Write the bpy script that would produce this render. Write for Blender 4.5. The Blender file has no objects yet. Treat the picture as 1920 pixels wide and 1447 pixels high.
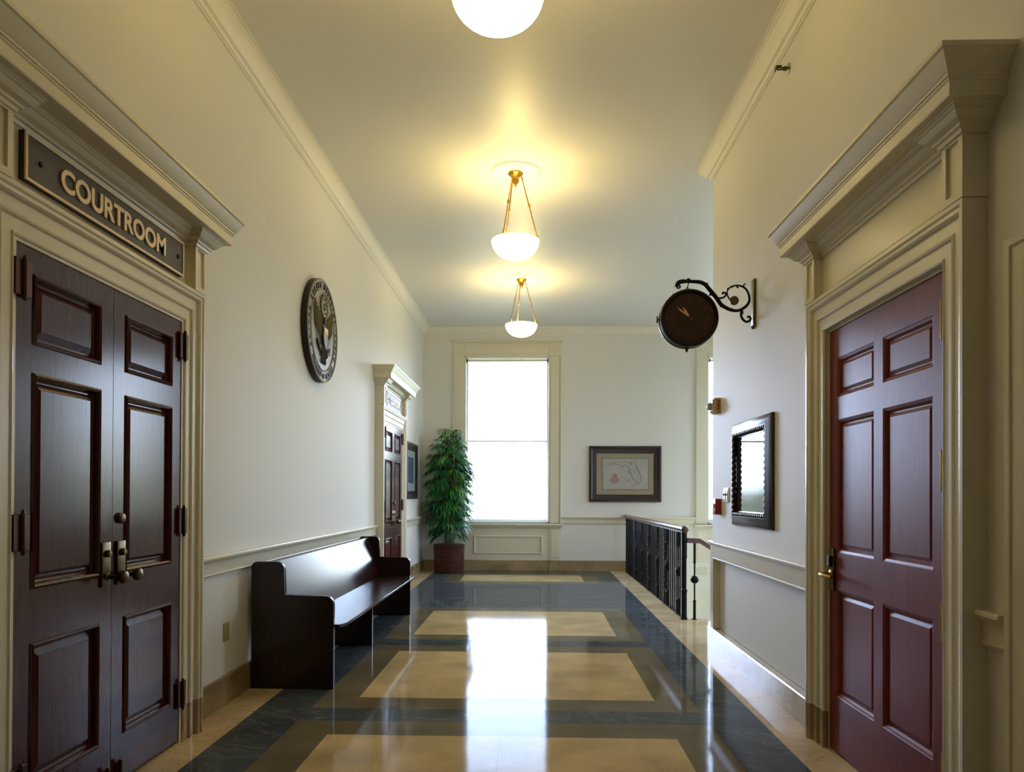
import bpy, bmesh, math, random
from mathutils import Vector, Matrix
random.seed(7)
PI = math.pi
C = bpy.context.scene.collection
SC = bpy.context.scene

# ------------------------------------------------------------------ room numbers (metres)
EYE = 1.38
DL, DR = -0.059, 0.049        # how far wall-mounted things sit along the corridor, left and right
XL, XR = -2.03, 1.66          # wall faces of the corridor
YB, YE, YF = -8.0, 6.72, 13.2  # back wall, end of the right wall, far wall
XS = 5.6                       # right wall of the stair hall
ZC = 4.447                     # ceiling
YRAIL, XRAIL = 8.10, 1.69      # balustrade start and line

# ------------------------------------------------------------------ materials
def lin(c):
    return tuple(((v / 255) / 12.92 if v / 255 <= 0.04045 else ((v / 255 + 0.055) / 1.055) ** 2.4) for v in c) + (1,)

def newmat(name):
    m = bpy.data.materials.new(name); m.use_nodes = True
    nt = m.node_tree
    return m, nt, nt.nodes['Principled BSDF']

def setp(b, **k):
    for n, v in k.items():
        b.inputs[n.replace('_', ' ')].default_value = v

def plain(name, col, rough=0.5, metal=0.0, spec=0.5, coat=0.0, noise=0.0, scale=30, bump=0.0, bscale=200, ior=1.5):
    m, nt, b = newmat(name)
    setp(b, Base_Color=lin(col), Roughness=rough, Metallic=metal)
    b.inputs['Specular IOR Level'].default_value = spec
    b.inputs['IOR'].default_value = ior
    if coat: b.inputs['Coat Weight'].default_value = coat; b.inputs['Coat Roughness'].default_value = 0.08
    tc = nt.nodes.new('ShaderNodeTexCoord')
    if noise:
        n = nt.nodes.new('ShaderNodeTexNoise'); n.inputs['Scale'].default_value = scale; n.inputs['Detail'].default_value = 4
        nt.links.new(tc.outputs['Object'], n.inputs['Vector'])
        mx = nt.nodes.new('ShaderNodeMixRGB'); mx.blend_type = 'MULTIPLY'; mx.inputs[0].default_value = noise
        mx.inputs[1].default_value = lin(col)
        nt.links.new(n.outputs['Fac'], mx.inputs[2]); nt.links.new(mx.outputs[0], b.inputs['Base Color'])
    if bump:
        n2 = nt.nodes.new('ShaderNodeTexNoise'); n2.inputs['Scale'].default_value = bscale; n2.inputs['Detail'].default_value = 3
        nt.links.new(tc.outputs['Object'], n2.inputs['Vector'])
        bp = nt.nodes.new('ShaderNodeBump'); bp.inputs['Strength'].default_value = bump; bp.inputs['Distance'].default_value = 0.002
        nt.links.new(n2.outputs['Fac'], bp.inputs['Height']); nt.links.new(bp.outputs['Normal'], b.inputs['Normal'])
    return m

def wood(name, c1, c2, rough=0.22, stretch=(14, 14, 1.2), coat=0.35, bump=0.06, spec=0.5):
    m, nt, b = newmat(name)
    tc = nt.nodes.new('ShaderNodeTexCoord'); mp = nt.nodes.new('ShaderNodeMapping')
    mp.inputs['Scale'].default_value = stretch
    nt.links.new(tc.outputs['Object'], mp.inputs['Vector'])
    n = nt.nodes.new('ShaderNodeTexNoise'); n.inputs['Scale'].default_value = 3.5; n.inputs['Detail'].default_value = 8
    n.inputs['Roughness'].default_value = 0.65; n.inputs['Distortion'].default_value = 0.6
    nt.links.new(mp.outputs[0], n.inputs['Vector'])
    r = nt.nodes.new('ShaderNodeValToRGB')
    r.color_ramp.elements[0].position = 0.34; r.color_ramp.elements[0].color = lin(c1)
    r.color_ramp.elements[1].position = 0.68; r.color_ramp.elements[1].color = lin(c2)
    nt.links.new(n.outputs['Fac'], r.inputs[0]); nt.links.new(r.outputs[0], b.inputs['Base Color'])
    setp(b, Roughness=rough); b.inputs['Specular IOR Level'].default_value = spec
    b.inputs['Coat Weight'].default_value = coat; b.inputs['Coat Roughness'].default_value = 0.12
    bp = nt.nodes.new('ShaderNodeBump'); bp.inputs['Strength'].default_value = bump; bp.inputs['Distance'].default_value = 0.003
    nt.links.new(n.outputs['Fac'], bp.inputs['Height']); nt.links.new(bp.outputs['Normal'], b.inputs['Normal'])
    return m

def stone(name, base, fleck, fscale, fpos, vein=None, vscale=1.5, rough=0.07, ior=1.12, bumpw=0.02):
    """polished terrazzo or marble: flecks (voronoi) or veins (distorted noise) on a base colour"""
    m, nt, b = newmat(name)
    tc = nt.nodes.new('ShaderNodeTexCoord')
    big = nt.nodes.new('ShaderNodeTexNoise'); big.inputs['Scale'].default_value = 2.2; big.inputs['Detail'].default_value = 6
    nt.links.new(tc.outputs['Object'], big.inputs['Vector'])
    r0 = nt.nodes.new('ShaderNodeValToRGB')
    r0.color_ramp.elements[0].position = 0.3; r0.color_ramp.elements[0].color = lin(tuple(v * 0.84 for v in base))
    r0.color_ramp.elements[1].position = 0.7; r0.color_ramp.elements[1].color = lin(tuple(min(255, v * 1.08) for v in base))
    nt.links.new(big.outputs['Fac'], r0.inputs[0]); col = r0.outputs[0]
    if fleck:
        n = nt.nodes.new('ShaderNodeTexNoise'); n.inputs['Scale'].default_value = fscale; n.inputs['Detail'].default_value = 2
        nt.links.new(tc.outputs['Object'], n.inputs['Vector'])
        rr = nt.nodes.new('ShaderNodeValToRGB'); rr.color_ramp.elements[0].position = fpos; rr.color_ramp.elements[1].position = fpos + 0.1
        nt.links.new(n.outputs['Fac'], rr.inputs[0])
        mx = nt.nodes.new('ShaderNodeMixRGB'); mx.inputs[2].default_value = lin(fleck)
        nt.links.new(rr.outputs[0], mx.inputs[0]); nt.links.new(col, mx.inputs[1]); col = mx.outputs[0]
    if vein:
        mp = nt.nodes.new('ShaderNodeMapping'); mp.inputs['Scale'].default_value = (1.0, 2.2, 1.0)
        mp.inputs['Rotation'].default_value = (0, 0, 0.5)
        nt.links.new(tc.outputs['Object'], mp.inputs['Vector'])
        n = nt.nodes.new('ShaderNodeTexNoise'); n.inputs['Scale'].default_value = vscale; n.inputs['Detail'].default_value = 9
        n.inputs['Distortion'].default_value = 1.4; n.inputs['Roughness'].default_value = 0.6
        nt.links.new(mp.outputs[0], n.inputs['Vector'])
        rr = nt.nodes.new('ShaderNodeValToRGB'); e = rr.color_ramp.elements
        e[0].position = 0.485; e[0].color = (0, 0, 0, 1); e[1].position = 0.5; e[1].color = (0.75, 0.75, 0.75, 1)
        e2 = e.new(0.515); e2.color = (0, 0, 0, 1)
        nt.links.new(n.outputs['Fac'], rr.inputs[0])
        mx = nt.nodes.new('ShaderNodeMixRGB'); mx.inputs[2].default_value = lin(vein)
        nt.links.new(rr.outputs[0], mx.inputs[0]); nt.links.new(col, mx.inputs[1]); col = mx.outputs[0]
    nt.links.new(col, b.inputs['Base Color'])
    setp(b, Roughness=rough); b.inputs['IOR'].default_value = ior
    wv = nt.nodes.new('ShaderNodeTexNoise'); wv.inputs['Scale'].default_value = 5.0; wv.inputs['Detail'].default_value = 2
    nt.links.new(tc.outputs['Object'], wv.inputs['Vector'])
    bp = nt.nodes.new('ShaderNodeBump'); bp.inputs['Strength'].default_value = bumpw; bp.inputs['Distance'].default_value = 0.02
    nt.links.new(wv.outputs['Fac'], bp.inputs['Height']); nt.links.new(bp.outputs['Normal'], b.inputs['Normal'])
    return m

M = {}
M['wall'] = plain('wall_paint', (223, 221, 216), 0.6, spec=0.2, bump=0.05, bscale=160)
M['ceil'] = plain('ceiling_paint', (223, 222, 218), 0.42, spec=0.35, bump=0.02, bscale=60)
M['trim'] = plain('trim_gloss_paint', (220, 213, 192), 0.27, spec=0.5, bump=0.03, bscale=40)
M['crown'] = plain('crown_paint', (230, 226, 214), 0.5)
M['wtrim'] = plain('window_white_paint', (232, 232, 226), 0.3)
M['dark_door'] = wood('dark_mahogany', (60, 21, 24), (80, 31, 33), 0.17, (18, 18, 1.0), 0.0, 0.035, 0.42)
M['red_door'] = wood('red_mahogany', (98, 34, 28), (122, 46, 37), 0.38, (16, 16, 1.0), 0.0, 0.03, 0.22)
M['bench'] = wood('bench_mahogany', (22, 8, 7), (50, 18, 14), 0.22, (14, 1.4, 14), 0.0, 0.03, 0.36)
M['bench_end'] = wood('bench_end_mahogany', (20, 7, 6), (40, 14, 11), 0.3, (12, 12, 1.4), 0.1, 0.02)
M['rail_wood'] = wood('handrail_wood', (74, 44, 38), (116, 78, 70), 0.3, (12, 1.2, 12), 0.3, 0.02)
M['frame_wood'] = wood('frame_dark_wood', (26, 13, 13), (44, 22, 22), 0.3, (10, 10, 10), 0.3, 0.03)
M['brass'] = plain('polished_brass', (176, 142, 62), 0.3, 0.9)
M['old_brass'] = plain('aged_brass', (108, 90, 60), 0.32, 1.0, noise=0.4, scale=60)
M['bronze'] = plain('dark_bronze_hinge', (74, 42, 28), 0.4, 0.7)
M['iron'] = plain('black_iron', (20, 20, 24), 0.35, 0.5, bump=0.1, bscale=60)
M['case'] = plain('clock_case_metal', (38, 26, 20), 0.3, 0.6)
M['dial'] = plain('clock_dial_brown', (52, 30, 10), 0.35, 0.2, noise=0.5, scale=9)
M['numeral'] = plain('clock_numeral_red', (74, 30, 12), 0.4, 0.2)
M['hand'] = plain('clock_hand_copper', (214, 176, 152), 0.35, 0.2)
M['tan'] = stone('tan_terrazzo', (200, 175, 128), (214, 194, 154), 140, 0.56)
M['brown'] = stone('brown_terrazzo', (112, 103, 82), (138, 126, 98), 150, 0.58)
M['green'] = stone('dark_green_marble', (78, 84, 90), None, 0, 0, (108, 116, 122), 1.3)
M['cream'] = stone('cream_marble', (206, 184, 148), (208, 188, 154), 60, 0.55, (164, 142, 106), 2.0)
M['joint'] = plain('floor_joint', (110, 90, 56), 0.4)
M['base'] = stone('brown_marble_base', (168, 144, 106), None, 0, 0, (120, 98, 70), 2.6, 0.16, 1.5, 0.0)
M['base_lit'] = stone('lit_marble_base', (196, 184, 164), None, 0, 0, (160, 148, 130), 2.6, 0.12, 1.45, 0.0)  # base marble made paler: light on the right side put into its colour
M['sign'] = plain('sign_plate_black', (62, 55, 50), 0.45, 0.3, bump=0.25, bscale=500)
M['sign_edge'] = plain('sign_bronze', (216, 192, 164), 0.4, 0.2)
M['sign_side'] = plain('sign_dark_side', (40, 20, 16), 0.5)
M['seal'] = plain('seal_metal', (132, 124, 108), 0.45, 0.35, noise=0.3, scale=14)
M['seal_dark'] = plain('seal_dark_metal', (46, 40, 34), 0.5, 0.3)
M['seal_side'] = plain('seal_side', (36, 26, 20), 0.5, 0.2)
M['seal_tan'] = plain('seal_tan_metal', (186, 168, 126), 0.4, 0.5)
M['leaf'] = plain('leaf_green', (52, 140, 56), 0.35, noise=0.55, scale=6)
M['leaf2'] = plain('leaf_dark_green', (30, 100, 58), 0.32, noise=0.4, scale=6)
M['leaf3'] = plain('leaf_light_green', (112, 168, 74), 0.4, noise=0.4, scale=6)
M['stem'] = plain('cane_brown', (96, 88, 46), 0.6, noise=0.4, scale=20)
M['basket'] = plain('basket_wicker', (98, 50, 38), 0.42, noise=0.75, scale=60)
M['soil'] = plain('soil', (40, 30, 22), 0.9, noise=0.5, scale=40)
M['mat_board'] = plain('mat_board', (158, 146, 120), 0.8, noise=0.15, scale=40)
M['paper'] = plain('map_paper', (178, 172, 164), 0.8, noise=0.25, scale=7)
M['ink'] = plain('map_ink', (124, 122, 132), 0.8)
M['ink_red'] = plain('map_red_ink', (158, 128, 120), 0.8)
M['ink_edge'] = plain('map_border_ink', (112, 92, 88), 0.8)
M['blue_print'] = plain('blue_grey_print', (84, 104, 128), 0.25, noise=0.5, scale=7)
M['pale_mat'] = plain('pale_mat_board', (150, 160, 164), 0.3)
M['dark_print'] = plain('glazed_print', (64, 68, 74), 0.03, noise=0.4, scale=24, ior=1.10)
M['ivory'] = plain('ivory_plastic', (214, 198, 152), 0.4)
M['white_plastic'] = plain('white_plastic', (230, 230, 222), 0.35)
M['beige'] = plain('beige_plastic', (196, 174, 124), 0.45)
M['red'] = plain('alarm_red', (150, 16, 18), 0.35)
M['chrome'] = plain('chrome', (200, 200, 196), 0.15, 1.0)
M['dark'] = plain('dark_slot', (24, 22, 18), 0.6)
M['tan_plate'] = plain('tan_outlet_plate', (166, 146, 88), 0.5)
M['grey_plate'] = plain('grey_plate', (150, 154, 170), 0.4)
M['shade'] = plain('white_blind', (226, 224, 214), 0.8)

def glass_mat(name, tint=(1, 1, 1, 1)):
    m = bpy.data.materials.new(name); m.use_nodes = True; nt = m.node_tree; nt.nodes.clear()
    o = nt.nodes.new('ShaderNodeOutputMaterial'); mix = nt.nodes.new('ShaderNodeMixShader')
    fr = nt.nodes.new('ShaderNodeFresnel'); fr.inputs['IOR'].default_value = 1.45
    t = nt.nodes.new('ShaderNodeBsdfTransparent'); t.inputs[0].default_value = tint
    g = nt.nodes.new('ShaderNodeBsdfGlossy'); g.inputs['Roughness'].default_value = 0.01
    nt.links.new(fr.outputs[0], mix.inputs[0]); nt.links.new(t.outputs[0], mix.inputs[1]); nt.links.new(g.outputs[0], mix.inputs[2])
    nt.links.new(mix.outputs[0], o.inputs[0]); return m
M['pane'] = glass_mat('window_glass')
M['lens'] = glass_mat('clear_lens', (0.85, 0.85, 0.9, 1))

def bowl_mat(strength):
    m, nt, b = newmat('alabaster_bowl_glass')
    setp(b, Base_Color=lin((245, 238, 222)), Roughness=0.25)
    b.inputs['Emission Color'].default_value = (1.0, 0.78, 0.36, 1); b.inputs['Emission Strength'].default_value = strength
    return m

LAMP_BOWL = 7.0
M['bowl'] = bowl_mat(LAMP_BOWL)

# ------------------------------------------------------------------ mesh helpers
def bm_new(): return bmesh.new()

def bx(bm, x0, x1, y0, y1, z0, z1, bev=0.0, seg=2, mi=0):
    if x0 > x1: x0, x1 = x1, x0
    if y0 > y1: y0, y1 = y1, y0
    if z0 > z1: z0, z1 = z1, z0
    vs = [bm.verts.new((x, y, z)) for x in (x0, x1) for y in (y0, y1) for z in (z0, z1)]
    q = [(0, 1, 3, 2), (4, 6, 7, 5), (0, 4, 5, 1), (2, 3, 7, 6), (0, 2, 6, 4), (1, 5, 7, 3)]
    fs = [bm.faces.new([vs[i] for i in f]) for f in q]
    for f in fs: f.material_index = mi
    if bev:
        es = list({e for f in fs for e in f.edges})
        r = bmesh.ops.bevel(bm, geom=es, offset=bev, segments=seg, affect='EDGES', profile=0.5)
        for f in r['faces']: f.material_index = mi

def prism(bm, poly, vec, mi=0):
    vec = Vector(vec)
    a = [bm.verts.new(Vector(p)) for p in poly]; b = [bm.verts.new(Vector(p) + vec) for p in poly]
    fs = [bm.faces.new(a), bm.faces.new(list(reversed(b)))]
    n = len(poly)
    for i in range(n): fs.append(bm.faces.new([a[i], b[i], b[(i + 1) % n], a[(i + 1) % n]]))
    for f in fs: f.material_index = mi

def sweep(bm, prof, pts, up, side=1, closed=False, caps=True, mi=0):
    """carry a closed profile [(out, up)] along a polyline with mitred corners; out = side * (direction x up)"""
    pts = [Vector(p) for p in pts]; up = Vector(up).normalized(); n = len(pts)
    segs = [(pts[(i + 1) % n] - pts[i]).normalized() for i in range(n if closed else n - 1)]
    outs = [side * d.cross(up) for d in segs]
    rings = []
    for i in range(n):
        if closed: a, b = outs[i - 1], outs[i]
        else: a, b = outs[max(i - 1, 0)], outs[min(i, n - 2)]
        m = a + b
        m = m * (1.0 / (1.0 + a.dot(b))) if (1 + a.dot(b)) > 1e-4 else a
        rings.append([bm.verts.new(pts[i] + m * o + up * u) for o, u in prof])
    k = len(prof); fs = []
    for i in range(n if closed else n - 1):
        A, B = rings[i], rings[(i + 1) % n]
        for j in range(k): fs.append(bm.faces.new([A[j], B[j], B[(j + 1) % k], A[(j + 1) % k]]))
    if caps and not closed:
        fs.append(bm.faces.new(rings[0])); fs.append(bm.faces.new(list(reversed(rings[-1]))))
    for f in fs: f.material_index = mi

def tube(bm, pts, r, n=8, caps=True, mi=0):
    pts = [Vector(p) for p in pts]; rs = r if isinstance(r, (list, tuple)) else [r] * len(pts)
    t0 = (pts[1] - pts[0]).normalized()
    ref = Vector((0, 0, 1)) if abs(t0.z) < 0.9 else Vector((1, 0, 0))
    u = t0.cross(ref).normalized(); rings = []
    for i, p in enumerate(pts):
        t = (pts[min(i + 1, len(pts) - 1)] - pts[max(i - 1, 0)]).normalized()
        u = (u - t * u.dot(t)).normalized(); v = t.cross(u)
        rings.append([bm.verts.new(p + (u * math.cos(2 * PI * k / n) + v * math.sin(2 * PI * k / n)) * rs[i]) for k in range(n)])
    for A, B in zip(rings, rings[1:]):
        for k in range(n): bm.faces.new([A[k], A[(k + 1) % n], B[(k + 1) % n], B[k]]).material_index = mi
    if caps: bm.faces.new(list(reversed(rings[0]))).material_index = mi; bm.faces.new(rings[-1]).material_index = mi

def lathe(bm, prof, org, axis=(0, 0, 1), n=24, mi=0):
    """profile [(radius, height)] turned about an axis"""
    org = Vector(org); ax = Vector(axis).normalized()
    ref = Vector((0, 0, 1)) if abs(ax.z) < 0.9 else Vector((1, 0, 0))
    u = ax.cross(ref).normalized(); v = ax.cross(u); rings = []
    for r, h in prof:
        if r < 1e-6: rings.append([bm.verts.new(org + ax * h)])
        else: rings.append([bm.verts.new(org + ax * h + (u * math.cos(2 * PI * k / n) + v * math.sin(2 * PI * k / n)) * r) for k in range(n)])
    for A, B in zip(rings, rings[1:]):
        if len(A) == 1 and len(B) == 1: continue
        for k in range(n):
            q = [A[k % len(A)], A[(k + 1) % len(A)], B[(k + 1) % len(B)], B[k % len(B)]]
            q = [v_ for i, v_ in enumerate(q) if v_ not in q[:i]]
            bm.faces.new(q).material_index = mi
    for R in (rings[0], rings[-1]):
        if len(R) > 1: bm.faces.new(R).material_index = mi

def ball(bm, c, r, n=12, axis=(0, 0, 1), squash=1.0):
    lathe(bm, [(r * math.sin(PI * i / n), -r * squash * math.cos(PI * i / n)) for i in range(n + 1)], c, axis, n * 2)

def rings(bm, f, ya, yb, za, zb, steps, cap=True, mi=0):
    """nested rectangular loops on a face: steps [(inset, depth)], f(y, z, depth) -> point"""
    prev = None
    for ins, d in steps:
        L = [bm.verts.new(f(y, z, d)) for y, z in ((ya + ins, za + ins), (yb - ins, za + ins), (yb - ins, zb - ins), (ya + ins, zb - ins))]
        if prev:
            for k in range(4): bm.faces.new([prev[k], prev[(k + 1) % 4], L[(k + 1) % 4], L[k]]).material_index = mi
        prev = L
    if cap: bm.faces.new(prev).material_index = mi

def obj(name, bm, mats, parent=None, smooth=False, angle=35):
    bmesh.ops.recalc_face_normals(bm, faces=bm.faces[:])
    me = bpy.data.meshes.new(name); bm.to_mesh(me); bm.free()
    for m in (mats if isinstance(mats, (list, tuple)) else [mats]): me.materials.append(m)
    if smooth:
        for p in me.polygons: p.use_smooth = True
        me.set_sharp_from_angle(angle=math.radians(angle))
    o = bpy.data.objects.new(name, me); C.objects.link(o)
    if parent: attach(o, parent)
    return o

def world_loc(o):
    l = Vector(o.location)
    while o.parent:
        l = l + o.matrix_parent_inverse.translation; o = o.parent; l = l + Vector(o.location)
    return l

def attach(o, parent):
    o.parent = parent; o.matrix_parent_inverse = Matrix.Translation(-world_loc(parent))

def tag(o, label=None, cat=None, group=None, kind=None):
    if label: o['label'] = label
    if cat: o['category'] = cat
    if group: o['group'] = group
    if kind: o['kind'] = kind
    return o

def root(name, loc, label=None, cat=None, group=None, kind=None):
    e = bpy.data.objects.new(name, None); C.objects.link(e); e.location = loc
    e.empty_display_size = 0.1
    return tag(e, label, cat, group, kind)

def text_bm(bm, s, width, height, place, depth=0.004, mi=0, fit=True):
    """set a line of lettering as mesh; place(a, b, d) maps text plane + depth to the world; centred on (0,0)"""
    cu = bpy.data.curves.new('lettering', 'FONT'); cu.body = s; cu.size = 1.0; cu.extrude = 0.5; cu.offset = 0.03
    cu.resolution_u = 7
    to = bpy.data.objects.new('lettering', cu); C.objects.link(to)
    dg = bpy.context.evaluated_depsgraph_get(); me = to.evaluated_get(dg).to_mesh()
    xs = [v.co.x for v in me.vertices]; ys = [v.co.y for v in me.vertices]
    x0, x1, y0, y1 = min(xs), max(xs), min(ys), max(ys)
    sy = height / (y1 - y0); sx = width / (x1 - x0) if fit else sy * width
    vs = [bm.verts.new(place((v.co.x - (x0 + x1) / 2) * sx, (v.co.y - (y0 + y1) / 2) * sy, (v.co.z + 0.5) * depth)) for v in me.vertices]
    for p in me.polygons:
        try: bm.faces.new([vs[i] for i in p.vertices]).material_index = mi
        except ValueError: pass
    to.to_mesh_clear() if False else to.evaluated_get(dg).to_mesh_clear()
    bpy.data.objects.remove(to); bpy.data.curves.remove(cu)

# ------------------------------------------------------------------ floor
def tile_edges():
    out = []
    for k in range(-4, 4):
        f = 4.12 + 2.22 * k
        if k == 3: continue
        out.append((f - 1.46, f))
    out.append((11.54, 12.45))
    return out
TILES = tile_edges()
TX0, TX1 = -1.18, 0.82
bm = bm_new()
xb = sorted({XL - 0.02, -1.765, -1.43, TX0, -0.1815, -0.1785, TX1, 1.07, 1.40, XR + 0.05, XRAIL + 0.05, 1.95})
yb = {YB, YE, YRAIL + 0.05, YF + 0.02}
for n_, f_ in TILES:
    m_ = (n_ + f_) / 2
    yb |= {n_ - 0.25, n_, m_ - 0.0015, m_ + 0.0015, f_, f_ + 0.25}
yb = sorted(y for y in yb if YB <= y <= YF + 0.02)
FM = [M['tan'], M['brown'], M['green'], M['cream'], M['joint']]
def floor_kind(x, y):
    if x < -1.765 or x > 1.40: return 3
    if x < -1.43 or x > 1.07: return 2
    for n_, f_ in TILES:
        m_ = (n_ + f_) / 2
        if n_ < y < f_ and TX0 < x < TX1:
            return 4 if abs(y - m_) < 0.0015 or abs(x + 0.18) < 0.0015 else 0
        if n_ - 0.25 < y < f_ + 0.25: return 1
    return 2
def floor_in(x, y):
    if x <= XR + 0.05: return True
    if y < YE: return False
    if y < YRAIL + 0.05: return True
    return x < XRAIL + 0.05
for xa, xc in zip(xb, xb[1:]):
    for ya, yc in zip(yb, yb[1:]):
        cx, cy = (xa + xc) / 2, (ya + yc) / 2
        if floor_in(cx, cy):
            f = bm.faces.new([bm.verts.new(p) for p in ((xa, ya, 0), (xc, ya, 0), (xc, yc, 0), (xa, yc, 0))])
            f.material_index = floor_kind(cx, cy)
# slab under the paving, open to the stairwell
bx(bm, XL - 0.02, XR + 0.05, YB, YF + 0.02, -0.3, -0.004, mi=3)
bx(bm, XR + 0.05, 1.95, YE, YRAIL + 0.05, -0.3, -0.004, mi=3)
bx(bm, XR + 0.05, XRAIL + 0.05, YRAIL + 0.05, YF + 0.02, -0.3, -0.004, mi=3)
bmesh.ops.remove_doubles(bm, verts=bm.verts[:], dist=0.0001)
tag(obj('floor', bm, FM), 'polished terrazzo and marble corridor floor with tan rectangles', 'floor', kind='structure')
bm = bm_new(); bx(bm, XR, XS + 0.1, YE - 0.2, YF + 0.1, -3.2, -3.0)
tag(obj('floor_stair', bm, M['cream']), 'lower stair hall floor under the balustrade', 'floor', kind='structure')
bm = bm_new()
for i in range(9):
    bx(bm, 1.95 + 0.29 * i - 0.03, 1.95 + 0.29 * (i + 1), YE + 0.01, YRAIL + 0.03, -0.17 * (i + 1) - 0.17, -0.17 * (i + 1), 0.008, 1)
tag(obj('staircase', bm, M['cream']), 'marble steps going down behind the right wall', 'stairs', kind='structure')

# ------------------------------------------------------------------ walls and ceiling
def wall_x(name, x, back, y0, y1, z0, z1, holes, label, mat='wall'):
    """wall in a plane of constant x; the face layer has holes, the layer behind is solid"""
    bm = bm_new(); mid = x + (0.06 if back > x else -0.06)
    ys = sorted({y0, y1} | {h[0] for h in holes} | {h[1] for h in holes}); zs = sorted({z0, z1} | {h[2] for h in holes} | {h[3] for h in holes})
    for a, b in zip(ys, ys[1:]):
        for c, d in zip(zs, zs[1:]):
            if not any(h[0] < (a + b) / 2 < h[1] and h[2] < (c + d) / 2 < h[3] for h in holes): bx(bm, x, mid, a, b, c, d)
    bx(bm, mid, back, y0, y1, z0, z1)
    return tag(obj(name, bm, M[mat]), label, 'wall', kind='structure')

XD = -1.957                              # face of the double doors
D1C, DW, D1T = 3.352 + DL, 0.639, 2.335     # near double door: centre, leaf width, height
D2C = 10.06 + DL                             # far double door
D3A, D3B, D3T = 2.82 + DR, 3.96 + DR, 2.281       # single door on the right
wall_x('wall_left', XL, XL - 0.25, YB, YF + 0.25, -3.2, ZC + 0.02,
       [(D1C - DW - .03, D1C + DW + .03, 0, D1T + .03), (D2C - DW - .03, D2C + DW + .03, 0, D1T + .03)], 'long cream wall with the courtroom doors and the round seal')
wall_x('wall_right', XR, XR + 0.25, YB, YE, -3.2, ZC + 0.02, [(D3A - .02, D3B + .02, 0, D3T + .02), (4.16 + DR, YE - .08, .16, .835)], 'cream wall with the red door and the clock')
bm = bm_new(); bx(bm, XR + 0.25, XS + 0.2, YE - 0.25, YE, -3.2, ZC + 0.02)
tag(obj('wall_stair', bm, M['wall']), 'side wall of the stair hall behind the end of the right wall', 'wall', kind='structure')
bm = bm_new(); bx(bm, XL - 0.25, XR + 0.25, YB - 0.2, YB, -0.3, ZC + 0.02)
tag(obj('wall_back', bm, M['wall']), 'corridor end wall behind the viewpoint', 'wall', kind='structure')

WZ0, WZ1 = 0.872, 3.922
W1 = (-1.265, 0.292); W2 = (3.168, 4.704)
bm = bm_new()
xs = sorted({XL - 0.25, XS + 0.2, *W1, *W2}); zs = [-3.2, WZ0, WZ1, ZC + 0.02]
for a, b in zip(xs, xs[1:]):
    for c, d in zip(zs, zs[1:]):
        mx_ = (a + b) / 2
        if (W1[0] < mx_ < W1[1] or W2[0] < mx_ < W2[1]) and c == WZ0: continue
        bx(bm, a, b, YF, YF + 0.3, c, d)
tag(obj('wall_far', bm, M['wall']), 'far cream wall with two tall windows', 'wall', kind='structure')
WS = [(8.7, 10.1), (11.2, 12.6)]   # windows of the stair hall's right wall
bm = bm_new()
ys = sorted({YE - 0.25, YF + 0.3, *[e for w in WS for e in w]})
for a, b in zip(ys, ys[1:]):
    for c, d in zip(zs, zs[1:]):
        my_ = (a + b) / 2
        if any(w[0] < my_ < w[1] for w in WS) and c == WZ0: continue
        bx(bm, XS, XS + 0.3, a, b, c, d)
tag(obj('wall_stair_right', bm, M['wall']), 'outer wall of the stair hall', 'wall', kind='structure')
bm = bm_new(); bx(bm, XL - 0.25, XS + 0.3, YB - 0.2, YF + 0.3, ZC, ZC + 0.15)
tag(obj('ceiling', bm, M['ceil']), 'smooth cream ceiling above the pendant lamps', 'ceiling', kind='structure')

# ------------------------------------------------------------------ crown, rails, baseboards
CP = 0.138
crown = [(0, -CP), (0.012, -CP), (0.014, -CP + .012), (0.022, -CP + .014), (0.034, -CP + .030), (0.042, -CP + .034), (0.052, -CP + .038),
         (0.060, -CP + .052), (0.074, -CP + .072), (0.094, -CP + .092), (0.106, -CP + .102), (0.108, -0.026), (0.118, -0.022), (0.122, -0.012), (CP, -0.010), (CP, 0), (0, 0)]
bm = bm_new()
sweep(bm, crown, [(XL, YB, ZC), (XL, YF, ZC), (XS, YF, ZC), (XS, YE, ZC), (XR, YE, ZC), (XR, YB, ZC)], (0, 0, 1), 1, closed=True)
tag(obj('trim_1', bm, M['crown'], smooth=True, angle=25), 'cream crown moulding along the top of the walls', 'crown moulding', kind='structure')

rail = [(0, 0), (0.045, 0), (0.05, -0.006), (0.05, -0.018), (0.042, -0.024), (0.034, -0.036), (0.022, -0.042), (0.02, -0.05),
        (0.02, -0.112), (0.026, -0.118), (0.02, -0.128), (0, -0.132)]
def strip(name, prof, paths, mat, label, cat, side=1):
    bm = bm_new()
    for p in paths: sweep(bm, prof, p, (0, 0, 1), side)
    return tag(obj(name, bm, mat, smooth=True, angle=25), label, cat, kind='structure')
CS = 0.185; JG = 0.02                                # casing width
ZL = 0.99
D1o = (D1C - DW - JG - CS, D1C + DW + JG + CS); D2o = (D2C - DW - JG - CS, D2C + DW + JG + CS); D3o = (2.634 + DR, 4.16 + DR)
strip('trim_2', rail, [[(XL, YB, ZL), (XL, D1o[0], ZL)], [(XL, D1o[1], ZL), (XL, D2o[0], ZL)], [(XL, D2o[1], ZL), (XL, YF, ZL), (W1[0] - .215, YF, ZL)]],
      M['trim'], 'cream chair rail along the left wall', 'chair rail')
strip('trim_3', rail, [[(W1[1] + .215, YF, ZL), (W2[0] - .215, YF, ZL)]], M['trim'], 'cream chair rail on the far wall between the windows', 'chair rail')

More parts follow.
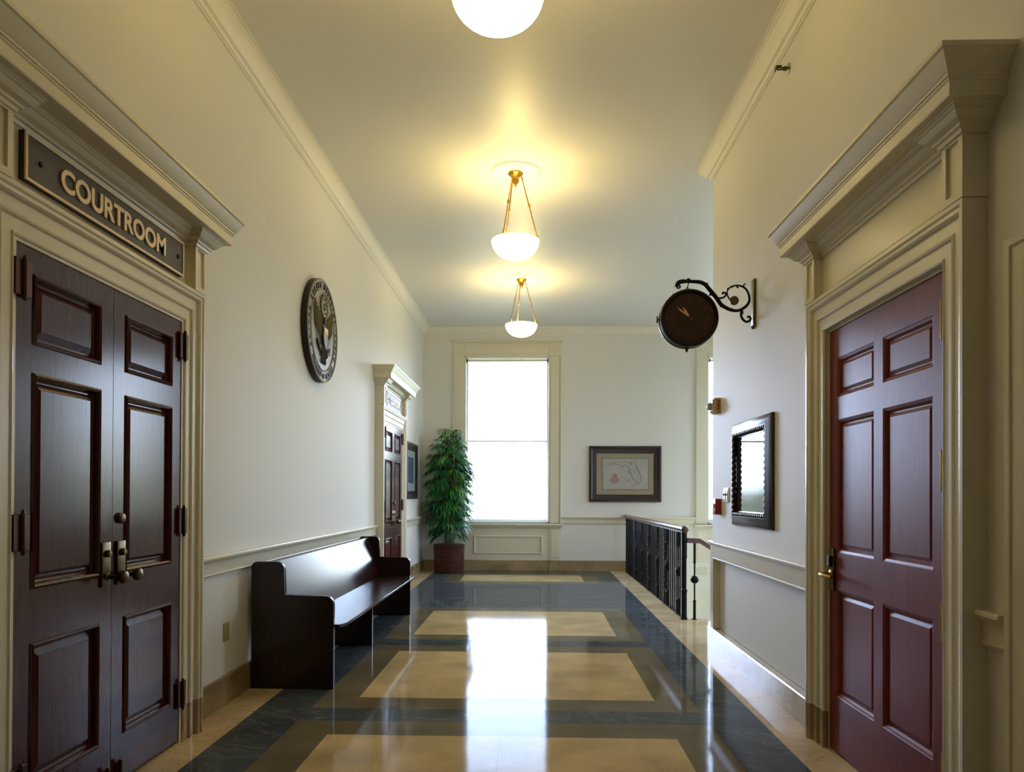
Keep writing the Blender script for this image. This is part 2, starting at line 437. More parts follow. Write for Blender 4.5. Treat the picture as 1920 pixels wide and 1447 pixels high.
# right wall wainscot: cap, frame standing proud, sunk panel
bm = bm_new()
bx(bm, XR - 0.02, XR + 0.05, YE - .10, YE + 0.004, 0.175, 0.94, 0.002, 1)         # stile at the wall end
bx(bm, XR - 0.02, XR + 0.05, D3o[1], YE - .10, 0.825, 0.94, 0.002, 1)        # rail under the cap
bx(bm, XR + 0.042, XR + 0.062, D3o[1], YE - .09, 0.17, 0.83, mi=1)             # sunk field
sweep(bm, [(0, 0), (.004, 0), (.008, -.008), (.004, -.016), (0, -.016)], [(XR - .02, D3o[1], .825), (XR - .02, YE - .10, .825)], (0, 0, 1), -1, mi=1)
w = tag(obj('trim_4', bm, [M['trim'], M['wall']]), 'cream wainscot panel between the red door and the wall end', 'wainscot', kind='structure')
bm = bm_new()
cap = [(0, 0), (0.042, 0), (0.047, -0.006), (0.047, -0.016), (0.038, -0.022), (0.030, -0.032), (0.024, -0.036), (0, -0.036)]
sweep(bm, cap, [(XR, D3o[1], 0.966), (XR, YE + .004, 0.966)], (0, 0, 1), -1)
obj('rail_cap', bm, M['trim'], w, smooth=True, angle=25)
bm = bm_new()
sweep(bm, rail, [(XR, 2.5 + DR, ZL - .02), (XR, D3o[0], ZL - .02)], (0, 0, 1), -1)
tag(obj('trim_5', bm, M['trim'], smooth=True, angle=25), 'short piece of chair rail right of the red door', 'chair rail', kind='structure')

basep = [(0, 0.19), (0.02, 0.19), (0.024, 0.184), (0.024, 0.0), (0, 0.0)]
strip('baseboard_left', basep, [[(XL, YB, 0), (XL, D1o[0], 0)], [(XL, D1o[1], 0), (XL, D2o[0], 0)], [(XL, D2o[1], 0), (XL, YF, 0)]], M['base'], 'brown marble baseboard of the left wall', 'baseboard')
strip('baseboard_far', basep, [[(XL, YF, 0), (XRAIL + .04, YF, 0)]], M['base'], 'brown marble baseboard of the far wall', 'baseboard')
b2 = [(0, 0.175), (0.03, 0.175), (0.036, 0.168), (0.036, 0.0), (0, 0.0)]
strip('baseboard_right', b2, [[(XR, D3o[1], 0), (XR, YE, 0), (XR + 0.29, YE, 0)], [(XR, YB, 0), (XR, D3o[0], 0)]], M['base_lit'], 'polished marble baseboard of the right wall', 'baseboard', -1)

# ------------------------------------------------------------------ door surrounds
def surround(name, xw, s, y0, y1, ztop, cas, proj, label, blk=0.26, jg=0.018, jp=0.078, inner=.078):
    """casing, frieze with end blocks and cornice around an opening y0..y1; s = -1 left wall, +1 right wall"""
    r = root(name, (xw, (y0 + y1) / 2, 0), label, 'door surround', kind='structure')
    X = lambda w: xw - s * w
    # casing profile (distance out from opening, projection from wall)
    i_, k = inner, cas / .185
    cp = [(a * k, b) for a, b in [(0, 0), (0, i_), (.004, i_ + .007), (.011, i_ + .010), (.016, i_ + .004), (.070, i_ + .004), (.072, i_ + .012), (.079, i_ + .016), (.087, i_ + .012), (.090, i_ + .008),
          (.138, i_ + .010), (.140, i_ + .020), (.148, i_ + .028), (.160, i_ + .030), (.168, i_ + .037), (.185, i_ + .037), (.185, 0)]]
    proj = i_ + .037
    up = Vector((-s, 0, 0))
    bm = bm_new()
    sweep(bm, cp, [(xw, y0, 0.2), (xw, y0, ztop), (xw, y1, ztop), (xw, y1, 0.2)], up, side=s * 1)
    obj('casing', bm, M['trim'], r, smooth=True, angle=22)
    bm = bm_new()
    for path in ([(xw, y0, 0), (xw, y0, 0.2)], [(xw, y1, 0.2), (xw, y1, 0)]): sweep(bm, cp, path, up, side=s * 1)
    obj('plinth_block', bm, M['base'], r, smooth=True, angle=22)
    # jamb lining
    bm = bm_new()
    bx(bm, X(-.05), X(jp), y0 - .01, y0 + jg, 0, ztop + .01); bx(bm, X(-.05), X(jp), y1 - jg, y1 + .01, 0, ztop + .01)
    bx(bm, X(-.05), X(jp), y0 + jg, y1 - jg, ztop - .012, ztop + .01)
    obj('door_jamb', bm, M['trim'], r)
    if cas < .13:
        bm = bm_new(); bx(bm, X(0), X(proj * .6), y0 - cas, y1 + cas, ztop + cas - .002, ztop + .155); bx(bm, X(0), X(proj * .9), y0 - cas, y1 + cas, ztop + .125, ztop + .148, .008, 2)
        obj('architrave', bm, M['trim'], r)
    # frieze and blocks
    za = ztop + max(cas, .14) + .008; zb = za + blk; o0, o1 = y0 - cas, y1 + cas
    bm = bm_new(); bx(bm, X(0), X(proj * .5), o0 + .02, o1 - .02, za, zb + .05)
    sweep(bm, [(0, 0), (0, .012), (proj * .5 + .012, .012), (proj * .5 + .02, 0.004), (proj * .5 + .012, -.008), (0, -.008)], [(xw, o0 + .1, za + .01), (xw, o1 - .1, za + .01)], (0, 0, 1), side=-s)
    obj('frieze', bm, M['trim'], r)
    for ya, yb_ in ((o0 - .004, o0 + .13), (o1 - .13, o1 + .004)):
        bm = bm_new()
        bx(bm, X(0), X(proj * .8), ya, yb_, za - .006, zb + .02)
        rings(bm, lambda y, z, d: (X(proj * 1.02 - d), y, z), ya, yb_, za - .006, zb, [(0, proj * .22), (0, 0), (.028, 0), (.03, .012)])
        obj('frieze_block', bm, M['trim'], r)
    # cornice: bed mould, soffit, corona, cyma - one profile with returns, breaking out over the blocks
    fz = proj * .5; bz = proj * 1.02
    bed = [(0, -.018), (.008, -.018), (.012, -.004), (.022, .0), (.024, .010), (.030, .014), (.044, .020), (.056, .034), (.060, .042), (.066, .044), (.068, .054), (.074, .058), (.076, .062), (0, .062)]
    bm = bm_new()
    p = [(X(0), o0 - .004), (X(bz), o0 - .004), (X(bz), o0 + .13), (X(fz), o0 + .13), (X(fz), o1 - .13), (X(bz), o1 - .13), (X(bz), o1 + .004), (X(0), o1 + .004)]
    sweep(bm, bed, [(a, b, zb) for a, b in p], (0, 0, 1), side=-s)
    obj('bed_moulding', bm, M['trim'], r, smooth=True, angle=25)
    z1 = zb + .062
    cor = [(-.06, 0.0), (.105, 0), (.108, .005), (.108, .052), (.112, .056), (.112, .063), (.118, .067), (.118, .076), (.124, .082), (.134, .100), (.148, .122), (.155, .137), (.163, .143), (.163, .160), (-.06, .160)]
    bm = bm_new()
    p = [(X(0), o0 - .004), (X(bz), o0 - .004), (X(bz), o1 + .004), (X(0), o1 + .004)]
    sweep(bm, cor, [(a, b, z1) for a, b in p], (0, 0, 1), side=-s)
    bx(bm, X(0), X(bz - .05), o0 + .05, o1 - .05, z1 + .002, z1 + .158)
    obj('cornice', bm, M['trim'], r, smooth=True, angle=25)
    return r

surround('trim_6', XL, -1, D1C - DW - JG, D1C + DW + JG, D1T + .012, CS, 0.115, 'moulded cream surround of the near courtroom double door', blk=.26)
surround('trim_7', XL, -1, D2C - DW - JG, D2C + DW + JG, D1T + .012, CS, 0.115, 'moulded cream surround of the far double door', blk=.26)
surround('trim_8', XR, 1, D3A - .005, D3B + .005, D3T + .012, 0.185, 0.098, 'moulded cream surround of the single red door', blk=0.245, jg=.005, jp=.034, inner=.056)

# plain casing at the right edge of the picture
bm = bm_new()
cp = [(0, 0), (0, .02), (.05, .024), (.056, .032), (.11, .034), (.116, .042), (.14, .044), (.14, 0)]
sweep(bm, cp, [(XR, 1.2, 0), (XR, 1.2, 2.12), (XR, 2.335 + DR, 2.12), (XR, 2.335 + DR, 0)], (-1, 0, 0), side=1)
tag(obj('trim_9', bm, M['trim'], smooth=True, angle=22), 'plain cream door casing at the right edge', 'door casing', kind='structure')

# ------------------------------------------------------------------ door leaves
def leaf(name, xf, s, y0, y1, z0, z1, panels, mat, label, steps):
    """framed leaf, front face at xf; panels [(ya,yb,za,zb)]"""
    r = root(name, (xf, (y0 + y1) / 2, 0), label, 'door', kind='structure')
    X = lambda d: xf + s * d
    bm = bm_new()
    ys = sorted({y0, y1} | {p[0] for p in panels} | {p[1] for p in panels}); zs = sorted({z0, z1} | {p[2] for p in panels} | {p[3] for p in panels})
    V = {}
    def vert(y, z):
        k = (round(y, 5), round(z, 5))
        if k not in V: V[k] = bm.verts.new((xf, y, z))
        return V[k]
    for a, b in zip(ys, ys[1:]):
        for c, d in zip(zs, zs[1:]):
            if any(p[0] < (a + b) / 2 < p[1] and p[2] < (c + d) / 2 < p[3] for p in panels): continue
            bm.faces.new([vert(a, c), vert(b, c), vert(b, d), vert(a, d)])
    rings(bm, lambda y, z, d: (X(d), y, z), y0, y1, z0, z1, [(0, 0), (0, .04)])
    obj('door_frame', bm, mat, r)
    for p in panels:
        bm = bm_new(); rings(bm, lambda y, z, d: (X(d), y, z), *p, steps)
        obj('door_panel', bm, mat, r)
    return r

ST_L = [(0, 0), (.002, -.006), (.010, -.010), (.018, -.004), (.022, .006), (.024, .018), (.030, .022), (.034, .022), (.060, .010), (.062, .008)]
ST_R = [(0, 0), (.003, .002), (.014, .006), (.022, .014), (.024, .018), (.030, .018), (.046, .011)]

def hinge(parent, x, y, z, s, h=0.14, w=0.05, mat='bronze', d=1.0):
    bm = bm_new(); k = .009 if w > .02 else .005
    bx(bm, x - s * .004 * d, x - s * .016 * d, y - w, y + w, z - h / 2, z + h / 2, .002, 1)
    lathe(bm, [(0, -h / 2 - .02), (k * .7, -h / 2 - .014), (k, -h / 2), (k, h / 2), (k * .7, h / 2 + .014), (0, h / 2 + .02)], (x - s * .02 * d, y, z), n=10)
    obj('hinge', bm, M[mat], parent, smooth=True)

def knob_set(parent, x, y, s, z0, z1, zk, zt):
    bm = bm_new(); bx(bm, x, x - s * .012, y - .034, y + .034, z0, z1, .004, 2)
    pl = obj('lock_plate', bm, M['old_brass'], parent, smooth=True)
    bm = bm_new()
    lathe(bm, [(.018, 0), (.018, .006), (.011, .012), (.010, .05), (.016, .056), (.027, .066), (.030, .078), (.026, .09), (.012, .096), (0, .097)], (x - s * .012, y, zk), (-s, 0, 0), 20)
    obj('door_knob', bm, M['old_brass'], parent, smooth=True)
    bm = bm_new()
    lathe(bm, [(.017, 0), (.017, .01), (.013, .018), (0, .02)], (x - s * .012, y, zt), (-s, 0, 0), 16)
    obj('lock_cylinder', bm, M['old_brass'], parent, smooth=True)

def double_leaf(n, c, right, which):
    y0, y1 = (c + .002, c + DW - .002) if right else (c - DW + .002, c - .002)
    pa, pb = y0 + .095, y1 - .095
    pan = [(pa, pb, 1.96, 2.236), (pa, pb, 1.004, 1.851), (pa, pb, .234, .795)]
    r = leaf('door_%d' % n, XD, -1, y0, y1, .022, D1T - .004, pan, M['dark_door'],
             'dark mahogany leaf of the %s courtroom double door, %s leaf' % (which, 'right' if right else 'left'), ST_L)
    hy = y1 + .012 if right else y0 + .024
    for z in (2.2, 1.23, .27): hinge(r, XD, hy, z, -1, .14, .045)
    ky = y0 + .058 if right else y1 - .058
    knob_set(r, XD, ky, -1, .952, 1.158, 1.0, 1.105)
    if right:
        bm = bm_new(); lathe(bm, [(.026, 0), (.026, .012), (.021, .018), (.014, .02), (0, .02)], (XD, ky, 1.264), (1, 0, 0), 20)
        obj('deadbolt', bm, M['old_brass'], r, smooth=True)
    bm = bm_new(); by = y0 + .05 if right else y1 - .05
    bx(bm, XD, XD + .012, by - .018, by + .018, .04, .12, .003, 1); bx(bm, XD + .01, XD + .028, by - .008, by + .008, .05, .13, .004, 1)
    obj('floor_bolt', bm, M['old_brass'], r)
    return r
double_leaf(1, D1C, False, 'near'); double_leaf(2, D1C, True, 'near')
double_leaf(4, D2C, False, 'far'); double_leaf(5, D2C, True, 'far')

c1, c2 = (3.449 + DR, 3.867 + DR), (2.938 + DR, 3.361 + DR)
pan = [(a, b, z0, z1) for a, b in (c1, c2) for z0, z1 in ((1.911, 2.123), (1.079, 1.791), (.307, .88))]
d3 = leaf('door_3', 1.63, 1, D3A + .002, D3B - .002, .012, D3T - .004, pan, M['red_door'], 'red-brown six-panel single door in the right wall', ST_R)
for z in (2.09, 1.487, .88, .28): hinge(d3, 1.63, D3A + .05, z, 1, .13, .004, 'brass', .2)
bm = bm_new(); bx(bm, 1.63, 1.618, 3.885 + DR, 3.94 + DR, .87, 1.10, .004, 2)
obj('lock_plate', bm, M['old_brass'], d3, smooth=True)
bm = bm_new(); bx(bm, 1.618, 1.60, 3.90 + DR, 3.93 + DR, 1.0, 1.06, .003, 1)
obj('lock_cylinder', bm, M['bronze'], d3)
bm = bm_new()
lathe(bm, [(.026, 0), (.026, .008), (.012, .014), (.011, .06)], (1.618, 3.905 + DR, .958), (-1, 0, 0), 16)
tube(bm, [(1.562, 3.915 + DR, .958), (1.558, 3.90 + DR, .958), (1.556, 3.86 + DR, .957), (1.562, 3.82 + DR, .955), (1.568, 3.79 + DR, .955)], [.012, .014, .011, .010, .008], 18)
obj('door_handle', bm, M['brass'], d3, smooth=True)

# ------------------------------------------------------------------ windows
def window(n, plane, a0, a1, label, full=True):
    """plane 'y' : far wall (a = x); plane 'x' : stair hall right wall (a = y)"""
    P = (lambda a, d, z: (a, YF - d, z)) if plane == 'y' else (lambda a, d, z: (XS - d, a, z))
    def B(bm, a, b, d0, d1, z0, z1, bev=0):
        p, q = P(a, d0, z0), P(b, d1, z1); bx(bm, p[0], q[0], p[1], q[1], z0, z1, bev, 1)
    r = root('window_%d' % n, P((a0 + a1) / 2, 0, WZ0), label, 'window', kind='structure')
    zm = 2.377
    for z0, z1, d, nm in ((WZ0 + .03, zm + .013, -.10, 'lower_sash'), (zm - .013, WZ1 - .03, -.15, 'upper_sash')):
        bm = bm_new(); t = .03
        B(bm, a0 + .02, a0 + .02 + t, d, d - .04, z0, z1); B(bm, a1 - .02 - t, a1 - .02, d, d - .04, z0, z1)
        B(bm, a0 + .02 + t, a1 - .02 - t, d, d - .04, z0, z0 + (.05 if nm[0] == 'l' else .026)); B(bm, a0 + .02 + t, a1 - .02 - t, d, d - .04, z1 - .026, z1)
        sh = obj(nm, bm, M['wtrim'], r)
        bm = bm_new()
        q = [P(a0 + .07, d - .02, z0 + .03), P(a1 - .07, d - .02, z0 + .03), P(a1 - .07, d - .02, z1 - .03), P(a0 + .07, d - .02, z1 - .03)]
        bm.faces.new([bm.verts.new(v) for v in q]); obj('pane', bm, M['pane'], sh)
    bm = bm_new()   # frame lining
    B(bm, a0, a0 + .02, 0, -.28, WZ0, WZ1); B(bm, a1 - .02, a1, 0, -.28, WZ0, WZ1); B(bm, a0, a1, 0, -.28, WZ1 - .03, WZ1); B(bm, a0, a1, 0, -.28, WZ0, WZ0 + .03)
    obj('window_frame', bm, M['wtrim'], r)
    if not full: return r
    bm = bm_new(); B(bm, a0 + .035, a1 - .035, -.03, -.065, WZ1 - .085, WZ1 - .05, .004)
    bl = obj('window_blind', bm, M['shade'], r)
    bm = bm_new()
    B(bm, a0 + .02, a0 + .05, -.025, -.07, WZ1 - .10, WZ1 - .04); B(bm, a1 - .05, a1 - .02, -.025, -.07, WZ1 - .10, WZ1 - .04)
    obj('blind_bracket', bm, M['old_brass'], bl)
    bm = bm_new(); z = WZ0 + .09
    while z < WZ1 - .10:
        bm.faces.new([bm.verts.new(P(*q)) for q in ((a0 + .04, -.037, z), (a1 - .04, -.037, z), (a1 - .04, -.058, z + .005), (a0 + .04, -.058, z + .005))]); z += .034
    B(bm, a0 + .04, a1 - .04, -.036, -.060, WZ0 + .035, WZ0 + .055)
    obj('blind_slats', bm, M['shade'], bl)
    # casing with corner blocks
    cw = .215; bm = bm_new()
    for s0 in (a0 - cw, a1):
        B(bm, s0, s0 + cw, 0, .018, WZ0, WZ1 + .02)
        B(bm, s0 + .02, s0 + cw - .035, .018, .028, WZ0, WZ1 + .02, .004)
        e = s0 if s0 < a0 else s0 + cw - .018
        B(bm, e, e + .018, .018, .04, WZ0, WZ1 + .02, .004)
    B(bm, a0, a1, 0, .018, WZ1, WZ1 + .235); B(bm, a0, a1, .018, .03, WZ1 + .05, WZ1 + .19, .006)
    obj('window_casing', bm, M['trim'], r)
    for s0 in (a0 - cw, a1):
        bm = bm_new(); B(bm, s0, s0 + cw, 0, .034, WZ1 + .02, WZ1 + .235, .004)
        lathe(bm, [(.07, 0), (.07, .008), (.06, .012), (.05, .006), (.03, .006), (.022, .014), (0, .016)], P(s0 + cw / 2, .034, WZ1 + .13), Vector(P(0, 1, 0)) - Vector(P(0, 0, 0)), 24)
        obj('corner_block', bm, M['trim'], r, smooth=True)
    bm = bm_new(); B(bm, a0 - cw - .01, a1 + cw + .01, 0, .045, WZ1 + .235, WZ1 + .262, .006); B(bm, a0 - cw - .03, a1 + cw + .03, 0, .07, WZ1 + .262, WZ1 + .285, .006)
    obj('head_moulding', bm, M['trim'], r)
    bm = bm_new(); B(bm, a0 - cw - .04, a1 + cw + .04, 0, .09, WZ0 - .05, WZ0 - .012, .008); B(bm, a0 - cw - .02, a1 + cw + .02, 0, .06, WZ0 - .078, WZ0 - .05, .006)
    B(bm, a0, a1, .0, -.1, WZ0 - .03, WZ0 - .001)
    obj('window_sill', bm, M['trim'], r)
    bm = bm_new()
    B(bm, a0, a1, 0, .012, .19, WZ0 - .078)
    f = (lambda a, z, d: P(a, .012 + d, z))
    rings(bm, f, a0 + .17, a1 - .12, .30, .64, [(0, 0), (.006, .014), (.022, .018), (.034, .004), (.04, .004)], cap=False)
    for s0 in (a0 - cw, a1): B(bm, s0, s0 + cw, 0, .026, .19, WZ0 - .078, .003); B(bm, s0 + .03, s0 + cw - .03, .026, .034, .24, WZ0 - .12, .004)
    obj('apron_panel', bm, M['trim'], r)
    bm = bm_new()
    for s0 in (a0 - cw, a1): B(bm, s0, s0 + cw, 0, .034, 0, .19, .003)
    if a0 < 1: obj('plinth_block', bm, M['base'], r)
    else: bm.free()
    return r
window(1, 'y', *W1, 'tall bright sash window on the far wall beside the plant')
window(2, 'y', *W2, 'second sash window partly hidden by the right wall end')
for i, w_ in enumerate(WS): window(3 + i, 'x', *w_, 'sash window in the outer wall of the stair hall', False)

# ------------------------------------------------------------------ signs
def wall_sign(xc, y0, y1, z0, z1, label, lines, th=0.03):
    r = root('wall_sign', (xc, (y0 + y1) / 2, z0), label, 'sign')
    xf = xc
    bm = bm_new(); bx(bm, xf - .004, xf - th, y0, y1, z0, z1); obj('sign_back', bm, M['sign_side'], r)
    bm = bm_new(); bx(bm, xf - .004, xf - .001, y0 + .01, y1 - .01, z0 + .01, z1 - .01); obj('sign_plate', bm, M['sign'], r)
    bm = bm_new()
    sweep(bm, [(0, -.004), (0, .003), (.011, .003), (.011, -.004)], [(xf, y0, z0), (xf, y1, z0), (xf, y1, z1), (xf, y0, z1)], (1, 0, 0), side=-1, closed=True)
    obj('sign_border', bm, M['sign_edge'], r)
    for s, w, h, yo, zo in lines:
        bm = bm_new(); text_bm(bm, s, w, h, lambda a, b, d: (xf - .001 + d, (y0 + y1) / 2 + yo + a, (z0 + z1) / 2 + zo + b), .007)
        obj('lettering', bm, M['sign_edge'], r)
    for y in (y0 + .09, y1 - .06):
        bm = bm_new(); lathe(bm, [(.012, 0), (.012, .004), (.008, .007), (0, .007)], (xf - .001, y, (z0 + z1) / 2), (1, 0, 0), 14)
        obj('screw', bm, M['dark'], r, smooth=True)
    return r
wall_sign(-1.945, 2.745 + DL, 3.99 + DL, 2.582, 2.77, 'black bronze COURTROOM sign above the near double door', [('COURTROOM', .84, .096, 0, 0)])
wall_sign(-1.945, D2C - .50, D2C + .50, 2.555, 2.765, 'small dark sign above the far double door', [('COURTROOM', .70, .10, .03, 0)])

# ------------------------------------------------------------------ round seal
sy, sz, sR, sx = 6.73 + DL, 2.905, 0.478, XL + 0.055
seal = root('wall_seal', (XL, sy, sz), 'round metal court seal with an eagle high on the left wall', 'wall seal')
def S3(a, b, d): return (sx + d, sy + a * sR, sz + b * sR)
bm = bm_new(); lathe(bm, [(sR, -.055), (sR, -.004), (sR - .006, 0), (0, 0)], (sx, sy, sz), (1, 0, 0), 96); obj('seal_disc', bm, [M['seal_side']], seal, smooth=True)
bm = bm_new(); lathe(bm, [(sR * .96, 0), (sR * .96, .003), (0, .003)], (sx, sy, sz), (1, 0, 0), 96); obj('seal_field', bm, M['seal'], seal, smooth=True)
bm = bm_new()
for r0, r1, h in ((.955, 1.0, .012), (.76, .80, .012)):
    lathe(bm, [(sR * r0, 0), (sR * r0, h * .7), (sR * (r0 + r1) / 2, h), (sR * r1, h * .6), (sR * r1, 0), (sR * r0, 0)], (sx, sy, sz), (1, 0, 0), 96)
obj('seal_rim', bm, M['seal'], seal, smooth=True)
bm = bm_new()
def arc_text(s, r, a0, a1, flip):
    for i, ch in enumerate(s):
        if ch == ' ': continue
        t = a0 + (a1 - a0) * (i + .5) / len(s)
        ca, sa = math.cos(t), math.sin(t)
        def pl(a, b, d):
            if not flip: rad, tan = r + b, a; return S3(rad * ca + tan * sa, rad * sa - tan * ca, .003 + d)
            rad, tan = r - b, a; return S3(rad * ca - tan * sa, rad * sa + tan * ca, .003 + d)
        text_bm(bm, ch, .062 if ch not in 'I' else .02, .105, pl, .007)
arc_text('UNITED STATES DISTRICT COURT', .875, math.radians(212), math.radians(-32), False)
arc_text('DISTRICT OF FLORIDA', .875, math.radians(222), math.radians(318), True)
obj('lettering', bm, M['seal_dark'], seal)
# eagle: glory disc, wings of feathers, body, shield, tail and legs, branch and arrows
bm = bm_new()
def blob(a, b, ra, rb, h, rot=0, n=20, base=.003):
    c, s = math.cos(rot), math.sin(rot); prev = None
    for k, (f, hh) in enumerate(((1, 0), (.94, .45), (.75, .8), (.4, .97))):
        L = [bm.verts.new(S3(a + f * (ra * math.cos(t) * c - rb * math.sin(t) * s), b + f * (ra * math.cos(t) * s + rb * math.sin(t) * c), base + h * hh)) for t in (2 * PI * i / n for i in range(n))]
        if prev:
            for i in range(n): bm.faces.new([prev[i], prev[(i + 1) % n], L[(i + 1) % n], L[i]])
        prev = L
    bm.faces.new(prev)
def feather(p, q, w0, w1, h=.012):
    d = Vector((q[0] - p[0], q[1] - p[1], 0)); L = d.length; d.normalize(); nrm = Vector((-d.y, d.x, 0))
    pts = [(0, -w0), (L * .85, -w1), (L, 0), (L * .85, w1), (0, w0)]
    low = [bm.verts.new(S3(p[0] + d.x * a + nrm.x * b, p[1] + d.y * a + nrm.y * b, .003)) for a, b in pts]
    m0 = bm.verts.new(S3(p[0], p[1], .003 + h)); m1 = bm.verts.new(S3(p[0] + d.x * L * .85, p[1] + d.y * L * .85, .003 + h))
    for f in ([low[0], low[1], m1, m0], [low[1], low[2], m1], [low[2], low[3], m1], [low[3], low[4], m0, m1], [low[0], m0, low[4]]): bm.faces.new(f)
for sd in (-1, 1):        # dark wing grounds (shade and patina between feathers put in as colour) and legs
    prism(bm, [S3(sd * a, b, .003) for a, b in [(.06, .16), (.30, .30), (.60, .50), (.62, .30), (.55, 0), (.42, -.20), (.22, -.30), (.12, -.25)]], (.003, 0, 0))
    feather((sd * .06, -.34), (sd * .20, -.52), .045, .03, .02)
for i in range(5): feather((-.06 + .03 * i, -.36), (-.14 + .07 * i, -.66), .036, .04, .014)
blob(0, -.08, .14, .30, .018); blob(-.01, .20, .075, .085, .03); feather((-.05, .20), (-.13, .17), .03, .01, .024)
obj('eagle', bm, M['seal_dark'], seal, smooth=True, angle=50)
for sd in (-1, 1):
    bm = bm_new()
    for i in range(7):        # long feathers hanging from the raised wing
        t = i / 6; feather((sd * (.60 - .44 * t), .47 - .30 * t), (sd * (.54 - .36 * t), -.02 - .26 * t + .12 * t * t), .014, .010, .012)
    for i in range(6):
        t = i / 5; feather((sd * (.58 - .40 * t), .50 - .27 * t), (sd * (.56 - .36 * t), .28 - .24 * t), .018, .014, .018)
    obj('wing', bm, M['seal'], seal)
bm = bm_new()
lathe(bm, [(.2 * sR, 0), (.2 * sR, .008), (.165 * sR, .014), (.15 * sR, .008), (0, .008)], S3(.02, .48, .003), (1, 0, 0), 32)
for k in range(13):
    t = 2 * PI * k / 13; ball(bm, S3(.02 + .095 * math.cos(t) * (k % 2 + .6), .48 + .095 * math.sin(t) * (k % 2 + .6), .012), .010, 5, (1, 0, 0))
for k in range(20):
    t = 2 * PI * k / 20; ball(bm, S3(.02 + .215 * math.cos(t), .48 + .215 * math.sin(t), .006), .016, 5, (1, 0, 0))
obj('glory', bm, M['seal'], seal, smooth=True)
bm = bm_new()
sh = [(-.13, .08), (.13, .08), (.13, -.12), (.09, -.24), (0, -.32), (-.09, -.24), (-.13, -.12)]
prism(bm, [S3(a, b - .02, .018) for a, b in sh], (.012, 0, 0)); obj('shield', bm, M['seal'], seal)
bm = bm_new(); prism(bm, [S3(a, b - .02, .030) for a, b in [(-.125, .075), (.125, .075), (.125, -.04), (-.125, -.04)]], (.004, 0, 0))
obj('shield_chief', bm, M['seal_tan'], seal)
bm = bm_new()
tube(bm, [S3(-.16, -.44, .012), S3(-.30, -.40, .012), S3(-.42, -.30, .012)], .006, 6)
for k in range(8): feather((-.2 - .028 * k, -.44 + .016 * k), (-.24 - .03 * k, -.36 + .02 * k), .012, .016, .012)
obj('olive_branch', bm, M['seal_dark'], seal); bm = bm_new()
for k in range(6): tube(bm, [S3(.12, -.42 - .012 * k, .012), S3(.44, -.24 - .03 * k, .012)], .004, 5)
obj('arrows', bm, M['seal_dark'], seal)

# ------------------------------------------------------------------ pew bench
y0, y1 = 5.12 + DL, 8.32 + DL
bench = root('bench', (-1.72, (y0 + y1) / 2, 0), 'long dark wooden pew bench against the left wall', 'bench')
def end_outline():
    """side outline of an end panel as (depth from wall, z)"""
    P = []
    def arc(cx, cz, r, a0, a1, n=6):
        for i in range(n + 1): t = math.radians(a0 + (a1 - a0) * i / n); P.append((cx + r * math.cos(t), cz + r * math.sin(t)))
    P.extend([(0.03, 0), (.62, 0)])
    arc(.62 - .06, .66 - .06, .06, 0, 90); arc(.265 + .02, .66 + .02, .02, 270, 180, 3)
    arc(.265 - .055, .90 - .055, .055, 0, 90); arc(.03 + .04, .90 - .04, .04, 90, 180)
    return P
for ya in (y0, y1 - .04):
    bm = bm_new(); prism(bm, [(XL + a, ya, b) for a, b in end_outline()], (0, .04, 0))
    es = [e for e in bm.edges if abs(e.verts[0].co.y - e.verts[1].co.y) < 1e-6]
    bmesh.ops.bevel(bm, geom=es, offset=.005, segments=2, affect='EDGES')
    obj('end_panel', bm, M['bench_end'], bench, smooth=True, angle=40)
bm = bm_new(); bx(bm, XL + .06, XL + .56, 6.62 + DL, 6.65 + DL, 0, .42, .003, 1); obj('support_panel', bm, M['bench_end'], bench)
bm = bm_new()   # seat board with clipped front corners
so = [(.20, y0 + .04), (.62, y0 + .04), (.62, y0 + .03), (.655, y0 + .03), (.69, y0 + .10), (.69, y1 - .10), (.655, y1 - .03), (.62, y1 - .03), (.62, y1 - .04), (.20, y1 - .04)]
def seat_z(a): return .425 + (a - .2) * .012
prism(bm, [(XL + a, b, seat_z(a)) for a, b in so], (0, 0, .024))
es = [e for e in bm.edges if abs(e.verts[0].co.z - e.verts[1].co.z) < .02]
bmesh.ops.bevel(bm, geom=es, offset=.005, segments=2, affect='EDGES')
obj('seat', bm, M['bench'], bench, smooth=True, angle=40)
bm = bm_new()
bk = [(.295, .40), (.315, .405), (.165, .885), (.150, .892), (.138, .885)]
prism(bm, [(XL + a - .02, y0 + .04, b) for a, b in bk], (0, y1 - y0 - .08, 0))
obj('backrest', bm, M['bench'], bench, smooth=True, angle=40)

# ------------------------------------------------------------------ potted plant
PX, PY, PR, PH = -1.50, 12.83, 0.275, 0.49
plant = root('potted_plant', (PX, PY, 0), 'tall leafy bamboo plant in a woven basket in the far left corner', 'plant')
bm = bm_new(); nr, na = 40, 144; grid = []
for j in range(nr + 1):
    z = PH * j / nr; R0 = PR * (.93 + .05 * j / nr); row = []
    for i in range(na):
        t = 2 * PI * i / na; k = (j // 2) % 2
        w_ = .011 * math.sin(18 * t + k * PI) * (1 if j % 2 else .25) + (.006 if j % 2 else -.006)
        row.append(bm.verts.new((PX + (R0 + w_) * math.cos(t), PY + (R0 + w_) * math.sin(t), z + .004)))
    grid.append(row)
for j in range(nr):
    for i in range(na): bm.faces.new([grid[j][i], grid[j][(i + 1) % na], grid[j + 1][(i + 1) % na], grid[j + 1][i]])
lathe(bm, [(PR - .03, .004), (PR + .006, .004), (PR + .010, .02), (PR - .002, .03)], (PX, PY, PH - .02), n=48)
bm.faces.new(list(reversed(grid[0])))
obj('basket', bm, M['basket'], plant, smooth=True, angle=60)
